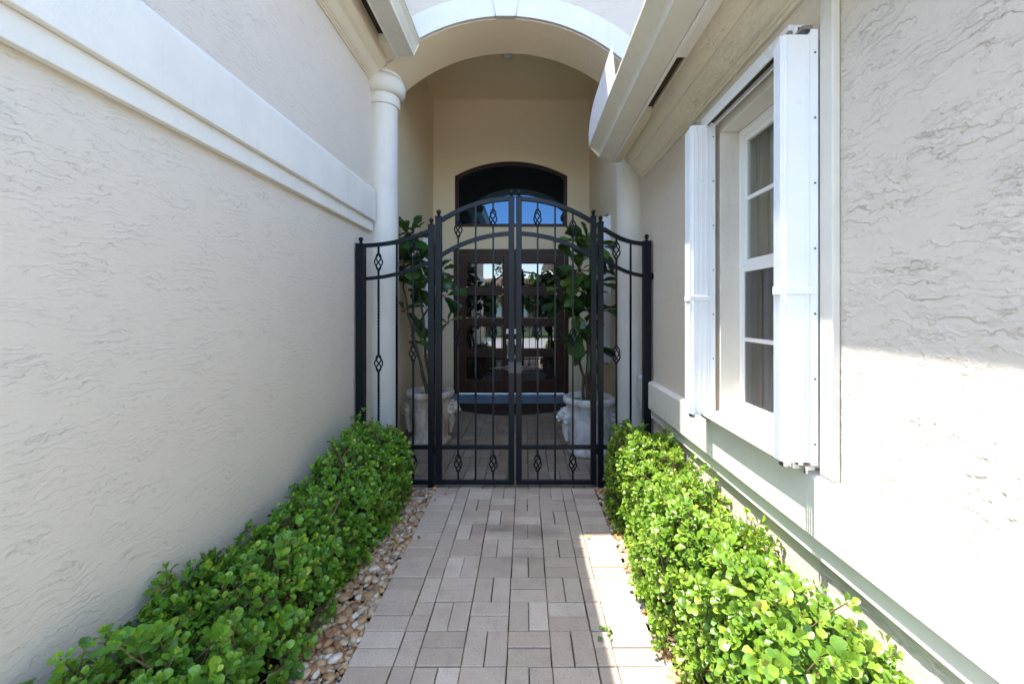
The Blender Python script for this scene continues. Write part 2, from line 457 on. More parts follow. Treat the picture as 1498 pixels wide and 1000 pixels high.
# ------------------------------------------------------------------ pebbles
def ico():
    import bmesh
    bm = bmesh.new(); bmesh.ops.create_icosphere(bm, subdivisions=2, radius=1)
    v = np.array([p.co[:] for p in bm.verts]); f = [tuple(q.index for q in p.verts) for p in bm.faces]; bm.free(); return v, f
ICO_V, ICO_F = ico()
def rand_rot():
    q = RNG.normal(size=4); q /= np.linalg.norm(q); w, x, y, z = q
    return np.array([[1-2*(y*y+z*z), 2*(x*y-z*w), 2*(x*z+y*w)], [2*(x*y+z*w), 1-2*(x*x+z*z), 2*(y*z-x*w)], [2*(x*z-y*w), 2*(y*z+x*w), 1-2*(x*x+y*y)]])
def gravel(label, x0, x1, y0, y1, n):
    V = []; F = []; R = []; o = 0
    for i in range(n):
        s = random.choice((.008, .010, .012, .013, .015, .017, .020, .023))*random.uniform(.85, 1.15)
        x, y = random.uniform(x0, x1), random.uniform(y0, y1)
        z = -.035 + s*.5 + (random.random()**1.5)*.025
        d = np.array([random.uniform(.9, 1.5), random.uniform(.75, 1), random.uniform(.5, .8)])
        yaw = random.uniform(0, 2*PI); ti = random.uniform(-.35, .35)
        Rz = np.array([[math.cos(yaw), -math.sin(yaw), 0], [math.sin(yaw), math.cos(yaw), 0], [0, 0, 1]])
        Rx = np.array([[1,0,0],[0,math.cos(ti),-math.sin(ti)],[0,math.sin(ti),math.cos(ti)]])
        k = 1 + .13*np.sin(ICO_V @ RNG.normal(size=3)*2 + random.random()*6)
        v = (ICO_V * k[:, None] * d * s) @ (Rz @ Rx).T + np.array([x, y, z])
        V.append(v); F += [tuple(a+o for a in f) for f in ICO_F]; R += [random.random()]*len(ICO_F); o += len(v)
    me = bpy.data.meshes.new('gravel'); me.from_pydata(np.concatenate(V).tolist(), [], F)
    at = me.attributes.new('rnd', 'FLOAT', 'FACE'); at.data.foreach_set('value', np.array(R, dtype=np.float32))
    me.polygons.foreach_set('use_smooth', [True]*len(me.polygons)); me.update()
    return tag(link_mesh('gravel', me, M['pebble'], None), label, 'gravel', 'pebble strips', 'stuff')
gravel('tan and white river pebbles between the shaded hedge and the paver walk', -1.12, -.80, 1.3, 3.7, 3000)
gravel('sunlit river pebbles between the walk and the bright hedge', .622, .86, 1.3, 3.7, 1900)

# ------------------------------------------------------------------ left wing
t = thing('house_wall', (XL, 1.5, 0), 'shaded beige stucco wall with a pale ledge band and cornice, no window', 'wall', 'wings of the house')
build('stucco_face', MB().box(XL-.25, XL, YF, YA0+.30, -.1, 4.25), M['stucco'], t)
# ledge band: a tall fascia over a thinner strip set back under it, its top edge eased
XM = -1.465
mb = MB().prism_y([(XL+.002, 2.462), (XM, 2.462), (XM, 2.745), (XM-.012, 2.775), (XL+.002, 2.782)], YF, 4.03)
mb.prism_y([(XL+.002, 2.362), (XM-.028, 2.362), (XM-.028, 2.4605), (XL+.002, 2.4605)], YF, 4.03)
build('ledge_band', mb, M['trim'], t, bevel=.004)
def cornice_profile(x0, s, z0, d, rise):
    p = [(0,0),(.07,0),(.09,.025),(.09,.06),(.12,.065),(.15,.07),(.17,.09),(.17,.125),(.15,.135),(.20,.15)]
    for i in range(1, 8):
        u = i/7; p.append((.20+.34*u, .15+.36*u - .055*math.sin(PI*u)))
    p += [(.56,.515),(.575,.545),(.57,.575),(.60,.59)]
    for i in range(1, 7):
        u = i/6; p.append((.60+.36*u, .59+.33*u - .05*math.sin(PI*u)))
    p += [(1,.93),(1,1.0)]
    pts = [(x0 + s*(.002 + u*d), z0 + w*rise) for u, w in p]
    pts += [(x0 + s*(.002 + d), z0+rise+.16), (x0+s*.002, z0+rise+.16)]
    return pts if s > 0 else pts[::-1]
build('cornice', MB().prism_y(cornice_profile(XL, 1, 3.85, .17, .17), YF, 4.03), M['cornice'], t, smooth=35)
build('soffit', MB().box(-1.36, -1.225, YF, 3.80, 4.15, 4.17), M['soffit'], t)
build('soffit_end', MB().box(-1.358, -1.226, 3.802, 4.045, 4.062, 4.14), M['cornice'], t, bevel=.004)

def gutter_profile(xi, xo, xl, zb, zl):
    """K-style: back, flat bottom, ogee front, rolled lip"""
    s = 1 if xl > xi else -1
    return [(xi, zl+.02), (xi, zb), (xo, zb), (xo+s*.004, zb+.03), (xo+s*.012, zb+.05), (xo+(xl-xo)*.55, zb+(zl-zb)*.62), (xl-s*.004, zb+(zl-zb)*.80),
            (xl-s*.004, zl-.022), (xl+s*.004, zl-.020), (xl+s*.006, zl-.002), (xl-s*.004, zl), (xl-s*.012, zl-.006), (xl-s*.016, zl-.03),
            (xo-s*.002, zb+.06), (xo-s*.012, zb+.012), (xi+s*.010, zb+.012), (xi+s*.010, zl+.02)]
g = thing('gutter', (-1.15, 1.5, 4.05), 'high cream gutter along the eave above the column and plain wall', 'gutter', 'roof gutters')
build('trough', MB().prism_y(gutter_profile(-1.235, -1.078, -1.02, 4.05, 4.215)[::-1], YF, 3.98), M['gutter'], g)
build('fascia_board', MB().box(-1.262, -1.238, YF, 4.03, 4.052, 4.26), M['trim'], g)
mb = MB().prism_y([(-1.234, 4.0515), (-1.08, 4.0515), (-1.03, 4.15), (-1.03, 4.20), (-1.234, 4.20)][::-1], 3.9805, 3.983)
build('end_cap', mb, M['gutter'], g)
r = thing('tile_roof', (-1.6, 1.5, 4.4), 'tiled roof slope above the plain stucco wall', 'roof', 'roof slopes')
build('slab', MB().prism_y([(-1.08, 4.235), (-1.08, 4.28), (-3.4, 5.25), (-3.4, 5.2)][::-1], YF-.1, 4.04), M['roof'], r)

# ------------------------------------------------------------------ right wing
WY0, WY1, WZ0, WZ1 = 1.60, 2.40, .962, 2.64      # window opening
t = thing('house_wall', (XR, 1.5, 0), 'stucco wall with a window, sunlit low down and shaded under its cornice', 'wall', 'wings of the house')
mb = MB()
mb.box(XR, XR+.25, YF, .2, -.1, 3.2); mb.box(XR+.008, XR+.25, .2, WY0, -.1, 3.2); mb.box(XR, XR+.25, WY1, YA0+.3, -.1, 3.2)
mb.box(XR, XR+.25, WY0, WY1, -.1, WZ0); mb.box(XR, XR+.25, WY0, WY1, WZ1, 3.2)
# drop the hidden inner faces where the four pieces meet
build('stucco_face', mb, M['stucco'], t)
def wall_sheet(y0, y1, z0, z1, step, x):
    ny, nz = int((y1-y0)/step), int((z1-z0)/step); m = MB()
    ys = np.linspace(y0, y1, ny+1); zs_ = np.linspace(z0, z1, nz+1)
    m.v = [(x, float(y), float(z)) for y in ys for z in zs_]
    m.f = [(i*(nz+1)+k, i*(nz+1)+k+1, (i+1)*(nz+1)+k+1, (i+1)*(nz+1)+k) for i in range(ny) for k in range(nz)]
    m.r = [.5]*len(m.f); return m
build('stucco_face', wall_sheet(.2, 1.60, .90, 3.1, .0038, XR+.003), M['stucco_deep'], t, smooth=180)
build('stucco_face', wall_sheet(.2, 1.60, -.08, .90, .012, XR+.003), M['stucco_deep'], t, smooth=180)
BX = 1.10
mb = MB().prism_y([(XR-.002, .716), (XR-.002, .958), (BX+.012, .954), (BX, .940), (BX, .716)], YF, 4.03)
mb.prism_y([(XR-.002, .628), (XR-.002, .7145), (BX+.025, .7145), (BX+.025, .628)], YF, 4.03)
build('base_band', mb, M['trim'], t, bevel=.004)
build('cornice', MB().prism_y(cornice_profile(XR, -1, 2.86, .20, .235), YF, 3.98), M['cornice'], t, smooth=35)
mb = MB().box(1.118, XR-.002, 1.492, 1.558, .960, 2.858)
build('window_trim', mb, M['column'], t, bevel=.005)
build('soffit', MB().box(.852, .9465, 2.40, 3.05, 3.10, 3.11), M['soffit'], t)
build('soffit_panel', MB().box(.852, .948, YF, 2.398, 3.06, 3.18), M['trim'], t, bevel=.004)
build('soffit_end', MB().box(.852, .948, 3.052, 4.04, 3.04, 3.18), M['cornice'], t, bevel=.004)

g = thing('gutter', (.75, 1.5, 3.0), 'low cream gutter over the window, a white splash guard at its end', 'gutter', 'roof gutters')
build('trough', MB().prism_y(gutter_profile(.824, .684, .60, 3.0, 3.125), YF, 3.80), M['gutter'], g)
build('fascia_board', MB().box(.827, .850, YF, 3.86, 2.995, 3.24), M['trim'], g, bevel=.002)
mb = MB().prism_y([(.823, 3.0015), (.69, 3.0015), (.612, 3.08), (.612, 3.12), (.823, 3.12)], 3.8005, 3.803)
build('end_cap', mb, M['gutter'], g)
# curved upright sheet on the lip near the end
mb = MB(); n = 22; out = []
for i in range(n+1):
    u = i/n; y = 3.80 - 1.10*u; h = .012 + .20*math.sqrt(max(0, 1-(1-min(1, u/.42))**2)) + .012*u
    out.append((y, h))
vs = []; 
for y, h in out:
    for dx in (0, .004):
        vs.append((.593+dx, y, 3.105)); vs.append((.593+dx - .10*h, y, 3.105+h))
fs = []
for i in range(n):
    a, b = i*4, (i+1)*4
    fs += [(a, a+1, b+1, b), (a+2, b+2, b+3, a+3), (a+1, a+3, b+3, b+1), (a, b, b+2, a+2)]
fs += [(0,2,3,1), (n*4, n*4+1, n*4+3, n*4+2)]
mb.add(vs, fs, .5)
build('splash_guard', mb, M['white_metal'], g)
r = thing('tile_roof', (1.2, 1.5, 3.3), 'tiled roof slope above the window wall', 'roof', 'roof slopes')
build('slab', MB().prism_y([(.70, 3.15), (3.2, 4.20), (3.2, 4.25), (.70, 3.195)], YF-.1, 4.04), M['roof'], r)

# window
w = thing('window', (1.27, 2.0, WZ0), 'white framed window with four panes and a projecting sill in the stucco wall', 'window')
GX = 1.275; zt, zm1, zmr, zm2, zb = 2.60, 2.225, 1.836, 1.42, 1.03
mb = MB()
mb.box(XR-.012, GX+.05, WY1-.013, WY1-.001, WZ0+.02, WZ1-.02)      # far jamb lining
mb.box(XR-.012, GX+.05, WY0+.001, WY0+.013, WZ0+.02, WZ1-.02)
mb.box(XR-.010, GX+.05, WY0+.001, WY1-.001, WZ1-.019, WZ1-.004)
build('jamb_lining', mb, M['column'], w, bevel=.002)
mb = MB()
fy0, fy1 = WY0+.014, WY1-.014
mb.box(GX-.03, GX+.03, fy0, fy0+.045, zb-.05, zt+.019); mb.box(GX-.03, GX+.03, fy1-.018, fy1, zb-.05, zt+.019)
mb.box(GX-.03, GX+.03, fy0+.0455, fy1-.0185, zt-.015, zt+.0185); mb.box(GX-.03, GX+.03, fy0+.0455, fy1-.0185, zb-.0495, zb-.01)
build('frame', mb, M['vinyl'], w, bevel=.003)
a0, a1 = fy0+.046, fy1-.019
for za, zc, xo, nm in ((zmr+.002, zt-.016, .004, 'upper'), (zb-.009, zmr-.002, -.014, 'lower')):
    s = MB(); x0, x1 = GX+xo-.012, GX+xo+.012
    s.box(x0, x1, a0, a0+.028, za, zc); s.box(x0, x1, a1-.020, a1, za, zc)
    s.box(x0, x1, a0+.0285, a1-.0205, za, za+.038); s.box(x0, x1, a0+.0285, a1-.0205, zc-.03, zc)
    zz = zm1 if nm == 'upper' else zm2
    s.box(x0+.003, x1-.003, a0+.0285, a1-.0205, zz-.011, zz+.011)
    so = build('sash', s, M['vinyl'], w, bevel=.002)
    build('pane', MB().box(GX+xo-.002, GX+xo+.002, a0+.02, a1-.02, za+.02, zc-.02), M['glass' if nm == 'upper' else 'glass_screen'], so)
mb = MB().prism_y([(GX-.031, .970), (1.045, .958), (1.045, .930), (1.062, .922), (XR-.003, .922), (XR+.02, .9625), (GX-.031, .9625)][::-1], WY0-.02, WY1+.045)
# sill: slopes out over the band
mb = MB().prism_y([(1.045, .966), (1.045, .990), (GX-.031, 1.0), (GX-.031, .966)], WY0+.0005, WY1+.04)
build('sill', mb, M['trim'], w, bevel=.004)
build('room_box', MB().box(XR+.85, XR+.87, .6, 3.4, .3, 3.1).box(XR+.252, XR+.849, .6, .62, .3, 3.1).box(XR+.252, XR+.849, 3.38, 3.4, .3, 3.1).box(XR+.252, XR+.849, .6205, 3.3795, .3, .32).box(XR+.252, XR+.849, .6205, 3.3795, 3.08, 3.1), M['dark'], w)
mb = MB(); n = 150; vs = []
for i in range(n+1):
    y = WY0-.05 + (WY1-WY0+.1)*i/n
    x = GX+.085 + .022*math.sin(i*.62) + .010*math.sin(i*.27+1)
    for z in (.9, 1.8, 2.75): vs.append((x + .006*math.sin(z*3+i*.2), y, z))
mb.add(vs, [(i*3+k, i*3+k+1, (i+1)*3+k+1, (i+1)*3+k) for i in range(n) for k in range(2)])
c = build('curtain', mb, M['cloth'], None, smooth=80); tag(c, 'taupe pleated curtain hanging behind the window panes', 'curtain')
c.modifiers.new('cloth', 'SOLIDIFY').thickness = .002

# accordion storm shutters, folded into stacks
def shutter(name, label, xw, y_wall, s, z0, z1, prot, thick, ribs=(.046, .122), group='accordion storm shutters'):
    """xw: wall plane, s = -1 the stack sticks out towards -x (else +x); flange lies on the side of y given by 'side'"""
    t = thing(name, (xw, y_wall, z0), label, 'shutter', group)
    def X(a): return xw + s*a
    def bx(mb, a0, a1, y0, y1, q0, q1): mb.box(min(X(a0), X(a1)), max(X(a0), X(a1)), min(y0, y1), max(y0, y1), q0, q1)
    mb = MB(); n = 4; step = thick/n
    # folded blades side by side, each with two ribs
    for i in range(n):
        y0 = y_wall + i*step
        bx(mb, .034, prot-.012-.004*(i % 2), y0+.0006, y0+step-.0035, z0, z1)
        bx(mb, prot-.0115-.004*(i % 2), prot, y0+.004, y0+step-.007, z0+.004, z1-.004-.006*i)
    build('blades', mb, M['white_metal'], t, bevel=.0015)
    mb = MB()
    bx(mb, .030, .0335, y_wall-.004, y_wall+thick, z0-.004, z1+.01)
    bx(mb, 0.002, .0295, y_wall-.002, y_wall+.006, z0-.012, z1+.02)
    for a in ribs:
        if a < prot-.016: bx(mb, a, a+.004, y_wall-.0036, y_wall+.0004, z0+.002, z1-.002)
    build('mounting_flange', mb, M['white_metal'], t, bevel=.0012)
    for k in range(7):
        z = z0 + .07 + (z1-z0-.14)*k/6
        bb = MB().lathe([(0, -.003), (.0045, -.002), (.0045, 0)], (0,0,0), 10)
        build('screw', MB().add([(X(.015)+p[0], y_wall-.0022+p[2], z+p[1]) for p in bb.v], bb.f, .5), M['screw'], t)
    zs = z0 + (z1-z0)*.402
    mb = MB()
    bx(mb, .016, prot+.006, y_wall-.0085, y_wall-.0035, zs-.014, zs+.014)
    bx(mb, prot+.0015, prot+.007, y_wall-.003, y_wall+thick*.8, zs-.016, zs+.016)
    build('lock_strap', mb, M['white_metal'], t, bevel=.002)
    for q in ((.012, .050, .001, thick*.9, z0-.030, z0-.014), (.020, .060, .002, thick*.9, z1+.021, z1+.036)):
        mb = MB(); bx(mb, *q[:2], y_wall+q[2], y_wall+q[3], *q[4:]); build('track_bracket', mb, M['steel'], t, bevel=.001)
    for q in ((.055, .075, .004, thick*.7, z0-.012, z0-.001), (prot-.05, prot-.034, .004, thick*.8, z1+.001, z1+.018), (prot-.03, prot-.012, .002, thick*.6, z0-.018, z0-.0005)):
        mb = MB(); bx(mb, *q[:2], y_wall+q[2], y_wall+q[3], *q[4:]); build('roller', mb, M['steel'], t, bevel=.001)
    mb = MB(); mb.tube([(X(.040), y_wall+.012, z0-.045), (X(.040), y_wall+.012, z0-.0305)], .008, 10); build('lock_pin', mb, M['steel'], t, smooth=40)
    return t
shutter('storm_shutter', 'folded white storm shutter stack beside the wide trim and open stucco', XR-.03, 1.565, -1, 1.003, 2.635, .145, .050)
shutter('storm_shutter', 'folded white storm shutter stack on the window side towards the gate', XR-.03, 2.41, -1, .972, 2.672, .150, .085, (.044, .052, .078, .104, .112, .128))
t = thing('shutter_track', (1.12, 2.0, 2.68), 'white metal shutter track along the head of the window', 'track')
mb = MB().box(1.055, 1.118, 1.64, 2.46, 2.690, 2.725); mb.box(1.055, 1.065, 1.60, 2.46, 2.665, 2.6895); mb.box(1.108, 1.118, 1.60, 2.46, 2.665, 2.6895)
build('channel', mb, M['white_metal'], t, bevel=.0015)
build('slot_shade', MB().box(1.066, 1.107, 1.605, 2.455, 2.684, 2.6892), M['soffit'], t)  # dark filler painting the shade inside the channel

# ------------------------------------------------------------------ entry arch and porch
t = thing('entry_arch', (AX, YA0, 0), 'stucco arch over the gate with a white moulded band and keystone', 'arch')
def cut_wall(mb, x0, x1, zf, ztop, y0, y1, n):
    """slab whose lower edge follows zf"""
    vs = []; fs = []
    for i in range(n+1):
        x = x0 + (x1-x0)*i/n; z = zf(x)
        vs += [(x, y0, z), (x, y0, ztop), (x, y1, z), (x, y1, ztop)]
    for i in range(n):
        a, b = i*4, (i+1)*4
        fs += [(a, b, b+1, a+1), (a+2, a+3, b+3, b+2), (a, a+2, b+2, b), (a+1, b+1, b+3, a+3)]
    fs += [(0, 1, 3, 2), (n*4, n*4+2, n*4+3, n*4+1)]
    return mb.add(vs, fs, .5)
mb = MB(); hx = 1.21
cut_wall(mb, AX-hx, AX+hx, arch_z, 6.35, YA0, YA1, 72)
zs = arch_z(AX-hx)
mb.box(-3.2, AX-hx-.0002, YA0, YA1, zs, 6.35); mb.box(AX+hx+.0002, 3.2, YA0, YA1, zs, 6.35)
mb.box(-3.2, XL-.26, YA0+.002, YA1-.002, -.1, zs-.0005); mb.box(XR+.26, 3.2, YA0+.002, YA1-.002, -.1, zs-.0005)
aw = build('arch_wall', mb, M['stucco_fine'], t, smooth=30)
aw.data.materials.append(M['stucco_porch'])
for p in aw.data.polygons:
    if p.normal.z < -.3: p.material_index = 1        # the soffit takes the porch stucco, warm bounce in its colour
def ring(mb, r0, r1, y0, y1, a0, a1, n):
    cz = AZ - AR; vs = []
    for i in range(n+1):
        a = a0 + (a1-a0)*i/n; cx, cc = math.sin(a), math.cos(a)
        for r, y in ((r0, y0), (r1, y0), (r1, y1), (r0, y1)): vs.append((AX + r*cx, y, cz + r*cc))
    fs = [(i*4+k, (i+1)*4+k, (i+1)*4+(k+1) % 4, i*4+(k+1) % 4) for i in range(n) for k in range(4)]
    fs += [(0,1,2,3), (n*4+3, n*4+2, n*4+1, n*4)]
    return mb.add(vs, fs, .5)
am = math.asin(hx/AR)
build('archivolt', ring(ring(MB(), AR+.012, AR+.235, YA0-.03, YA0-.001, -am, -.0585, 40), AR+.012, AR+.235, YA0-.03, YA0-.001, .0585, am, 40), M['arch_trim'], t, smooth=30, bevel=.004)
cz = AZ-AR
mb = MB()
mb.add([(AX+sx*(AR-.0+dr)*math.sin(a), y, cz+(AR+dr)*math.cos(a)) for y in (YA0-.045, YA0-.0015) for sx, dr, a in ((-1, .004, .055), (1, .004, .055), (1, .30, .075), (-1, .30, .075))],
       [(0,1,2,3), (7,6,5,4), (0,4,5,1), (1,5,6,2), (2,6,7,3), (3,7,4,0)], .5)
build('keystone', mb, M['arch_trim'], t, bevel=.006)
r = thing('tile_roof', (AX, 5, 6.4), 'overhanging tiled roof of the entry tower', 'roof', 'roof slopes')
build('slab', MB().box(-3.5, 3.5, 2.96, 9, 6.40, 6.6), M['roof'], r)
build('soffit', MB().box(-3.48, 3.48, 2.98, 8.9, 6.36, 6.398), M['trim'], r)

# columns
def column(x, y, label):
    t = thing('column', (x, y, 0), label, 'column', 'columns under the arch')
    build('shaft', MB().lathe([(.165, -.06), (.165, .10), (.152, .115), (.150, .6), (.148, 2.2), (.143, 3.66)], (x, y, 0), 48), M['column'], t, smooth=40)
    p = [(.143, 3.655), (.158, 3.66), (.165, 3.68), (.165, 3.745), (.158, 3.762)]
    for i in range(11):
        a = -PI/2 + PI*i/10
        p.append((.165+.055*math.cos(a), 3.855+.09*math.sin(a)))
    p += [(.18, 3.95), (.18, 3.979), (0, 3.979)]
    build('capital', MB().lathe(p, (x, y, 0), 48), M['column'], t, smooth=50)
column(-1.455, 4.22, 'round pale column with a ring capital beside the plain shaded wall')
column(1.085, 4.22, 'round pale column half hidden behind the low gutter and the gate')

# porch shell
t = thing('porch', (AX, YB, 0), 'deep beige entry porch behind the gate with a flat ceiling', 'porch')
DX0, DX1, DZ0, DZ1 = -1.235, .755, .15, 2.65
TX0, TX1, TZ0, TS, TZA = -1.21, .73, 3.03, 3.91, 4.16
tc = (TX0+TX1)/2; th = (TX1-TX0)/2; trise = TZA-TS; tr = (th*th+trise*trise)/(2*trise)
def trans_z(x): return TZA - tr + math.sqrt(max(0, tr*tr-(x-tc)**2))
mb = MB(); B1 = YB+.2
mb.box(-2.2, DX0, YB, B1, -.1, DZ1); mb.box(DX1, 1.8, YB, B1, -.1, DZ1); mb.box(DX0, DX1, YB, B1, -.1, DZ0-.16)
mb.box(-2.2, 1.8, YB, B1, DZ1, TZ0)
mb.box(-2.2, TX0, YB, B1, TZ0, PZ+.3); mb.box(TX1, 1.8, YB, B1, TZ0, PZ+.3)
cut_wall(mb, TX0, TX1, trans_z, PZ+.3, YB, B1, 40)
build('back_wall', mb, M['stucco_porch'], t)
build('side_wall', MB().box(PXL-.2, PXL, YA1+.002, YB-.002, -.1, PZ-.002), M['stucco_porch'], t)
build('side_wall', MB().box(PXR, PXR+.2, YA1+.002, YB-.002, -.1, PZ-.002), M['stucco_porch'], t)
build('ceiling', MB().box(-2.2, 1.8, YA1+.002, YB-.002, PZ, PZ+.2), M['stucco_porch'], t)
c = thing('ceiling_light', (-.25, 5.85, PZ), 'small round recessed light in the porch ceiling', 'ceiling light')
build('trim_ring', MB().lathe([(.055, -.004), (.075, -.012), (.085, -.008), (.088, -.001)], (-.25, 5.85, PZ), 32), M['lamp_trim'], c, smooth=60)
build('lens', MB().lathe([(0, -.006), (.054, -.005), (.0545, -.001)], (-.25, 5.85, PZ), 32), M['vinyl'], c, smooth=60)
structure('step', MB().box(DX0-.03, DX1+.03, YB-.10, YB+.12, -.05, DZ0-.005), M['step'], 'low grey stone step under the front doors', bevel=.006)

# transom
t = thing('transom_window', (tc, YB, TZ0), 'dark arched window above the front doors', 'window')
YT = YB+.05
mb = MB(); fw = .055
n = 40; vs = []
path = [(TX0+.002, TZ0+.002), (TX1-.002, TZ0+.002)] + [(TX1-.002-(TX1-TX0-.004)*i/n, trans_z(TX1-.002-(TX1-TX0-.004)*i/n)-.003) for i in range(n+1)]
cxx, czz = tc, (TZ0+TS)/2
inner = [(x + (fw if x < tc-.9*th else -fw if x > tc+.9*th else 0), z + (fw if z < TZ0+.01 else -fw)) for x, z in path]
m_ = len(path)
for y in (YT-.04, YT+.03):
    vs += [(x, y, z) for x, z in path] + [(x, y, z) for x, z in inner]
fs = []
for i in range(m_):
    j = (i+1) % m_; k = 2*m_
    fs += [(i, j, m_+j, m_+i), (k+i, k+m_+i, k+m_+j, k+j), (m_+i, m_+j, k+m_+j, k+m_+i), (i, k+i, k+j, j)]
mb.add(vs, fs, .5); build('frame', mb, M['wood'], t, bevel=.004)
mb = MB()
ip = [(x, z) for x, z in inner]
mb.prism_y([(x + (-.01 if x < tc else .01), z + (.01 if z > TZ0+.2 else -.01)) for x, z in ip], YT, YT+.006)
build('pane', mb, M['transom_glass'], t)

# doors
t = thing('double_door', (-.24, YB, DZ0), 'dark mahogany double front doors with glass panes seen through the gate', 'door')
YD = YB+.03
mb = MB().box(DX0+.002, DX0+.07, YD-.02, YD+.10, DZ0, DZ1-.002); mb.box(DX1-.07, DX1-.002, YD-.02, YD+.10, DZ0, DZ1-.002)
mb.box(DX0+.0705, DX1-.0705, YD-.02, YD+.10, DZ1-.09, DZ1-.002)
build('door_frame', mb, M['wood'], t, bevel=.006)
xm = (DX0+DX1)/2
rows = [(2.42, 2.00), (1.87, 1.46), (1.33, .92), (.80, .375)]
for a, b, hs in ((DX0+.073, xm-.002, 1), (xm+.002, DX1-.073, -1)):
    sw = .135
    mb = MB(); y0, y1 = YD+.02, YD+.07
    mb.box(a, a+sw, y0, y1, DZ0+.01, DZ1-.095); mb.box(b-sw, b, y0, y1, DZ0+.01, DZ1-.095)
    mb.box(a+sw+.0005, b-sw-.0005, y0, y1, rows[0][0], DZ1-.095); mb.box(a+sw+.0005, b-sw-.0005, y0, y1, DZ0+.01, rows[-1][1])
    for i in range(3): mb.box(a+sw+.0005, b-sw-.0005, y0+.003, y1, rows[i+1][0], rows[i][1])
    d = build('door_leaf', mb, M['wood'], t, bevel=.006)
    bead = MB()
    for zt_, zb_ in rows:
        for (p, q, r_, s_) in ((a+sw, a+sw+.018, zb_, zt_), (b-sw-.018, b-sw, zb_, zt_), (a+sw+.0185, b-sw-.0185, zt_-.018, zt_), (a+sw+.0185, b-sw-.0185, zb_, zb_+.018)):
            bead.box(p+.0006, q-.0006, y0+.008, y0+.03, r_+.0006, s_-.0006)
    build('glazing_bead', bead, M['wood'], d, bevel=.004)
    for zt_, zb_ in rows:
        build('pane', MB().box(a+sw+.004, b-sw-.004, y0+.022, y0+.028, zb_+.004, zt_-.004), M['door_glass'], d)
    hx_ = b-.05 if hs == 1 else a+.05
    h = MB()
    h.box(hx_-.035, hx_+.035, y0-.008, y0-.0005, 1.19, 1.27); h.box(hx_-.03, hx_+.03, y0-.008, y0-.0005, 1.00, 1.09)
    h.tube([(hx_, y0-.02, 1.06), (hx_, y0-.055, 1.04), (hx_, y0-.06, .95), (hx_, y0-.055, .82), (hx_, y0-.015, .80)], .011, 10)
    h.box(hx_-.022, hx_+.022, y0-.008, y0-.0005, .765, .83); h.lathe([(0, 0), (.018, 0), (.018, .012), (0, .012)], (hx_, y0-.012, 1.225), 14)
    build('handle', h, M['steel'], d, smooth=40)

# doormat (half round)
def half_round(cx, cy, rx, ry, z0, z1, n=40):
    return MB().prism_z([(cx - rx*math.cos(PI*i/n), cy - ry*math.sin(PI*i/n)) for i in range(n+1)], z0, z1)
t = thing('doormat', (-.24, 6.9, 0), 'dark brown half round doormat at the foot of the step', 'doormat')
build('pile', half_round(-.24, 6.955, .93, .68, .008, .016), M['mat'], t)
build('rubber_border', half_round(-.24, 6.962, .97, .72, .003, .0078), M['mat_edge'], t)
mb = MB().tube([(-.45, 6.22, .018), (-.20, 6.23, .018)], .012, 10); mb.ball((-.46, 6.22, .02), .017)
o = build('door_stop', mb, M['iron'], None, smooth=50); tag(o, 'short black rod lying on the pavers before the doormat', 'door stop')

# ------------------------------------------------------------------ iron gate
YG = 3.69; KG = YG/600
def gx(px): return (px-768)*KG
def gz(py): return CAM_H-(py-455)*KG
GY0, GY1 = YG-.018, YG+.018
ARC_C, ARC_R = gx(754), (108**2+32**2)/(64)*KG
def top_arc(x): return gz(290.5)-ARC_R+math.sqrt(ARC_R**2-(x-ARC_C)**2)
def low_arc(x): return gz(341.5)-ARC_R+math.sqrt(ARC_R**2-(x-ARC_C)**2)
BH = .074
def basket(mb, x, z, h=BH, r=.029):
    for k in range(4):
        pts = []
        for i in range(15):
            u = i/14; a = k*PI/2 + PI*1.0*u + .4
            rr = .005 + r*math.sin(PI*u)**.7
            pts.append((x+rr*math.cos(a), YG+rr*math.sin(a), z-h+2*h*u))
        mb.tube(pts, .0062, 6, .5)
    for s in (-1, 1):
        mb.ball((x, YG, z+s*h), .0135, 10, 6, rnd=.5, sz=1.1)
    return mb
def picket(parent, x, z0, z1, baskets=(), twists=()):
    mb = MB(); cur = z0; h = .0078
    for zb_ in sorted(baskets):
        tw = [q for q in twists if cur < q[0] and q[1] < zb_-BH]
        mb.square_bar(x, YG, cur, zb_-BH, h, tw); cur = zb_+BH
    mb.square_bar(x, YG, cur, z1, h, [q for q in twists if q[0] > cur])
    p = build('picket', mb, M['iron'], parent)
    for zb_ in baskets: build('basket', basket(MB(), x, zb_), M['iron'], p, smooth=60)
    return p
def finial(parent, x, z, r=.021):
    mb = MB().lathe([(.012, 0), (.012, .010), (.016, .012), (.009, .022)], (x, YG, z), 14, .5); mb.ball((x, YG, z+.022+r*.9), r, 16, 10, rnd=.5)
    return build('finial', mb, M['iron'], parent, smooth=50)
def post(parent, name, a, b, z0, z1, d=.024):
    mb = MB().box(a, b, YG-d, YG+d, z0, z1)
    p = build(name, mb, M['iron'], parent, bevel=.003)
    build('cap', MB().prism_z([(a-.003, YG-d-.003), (b+.003, YG-d-.003), (b+.003, YG+d+.003), (a-.003, YG+d+.003)], z1, z1+.008), M['iron'], p, bevel=.002)
    finial(p, (a+b)/2, z1+.008)
    return p
Z_LOW, Z_BOT = gz(653.5), gz(704.5)
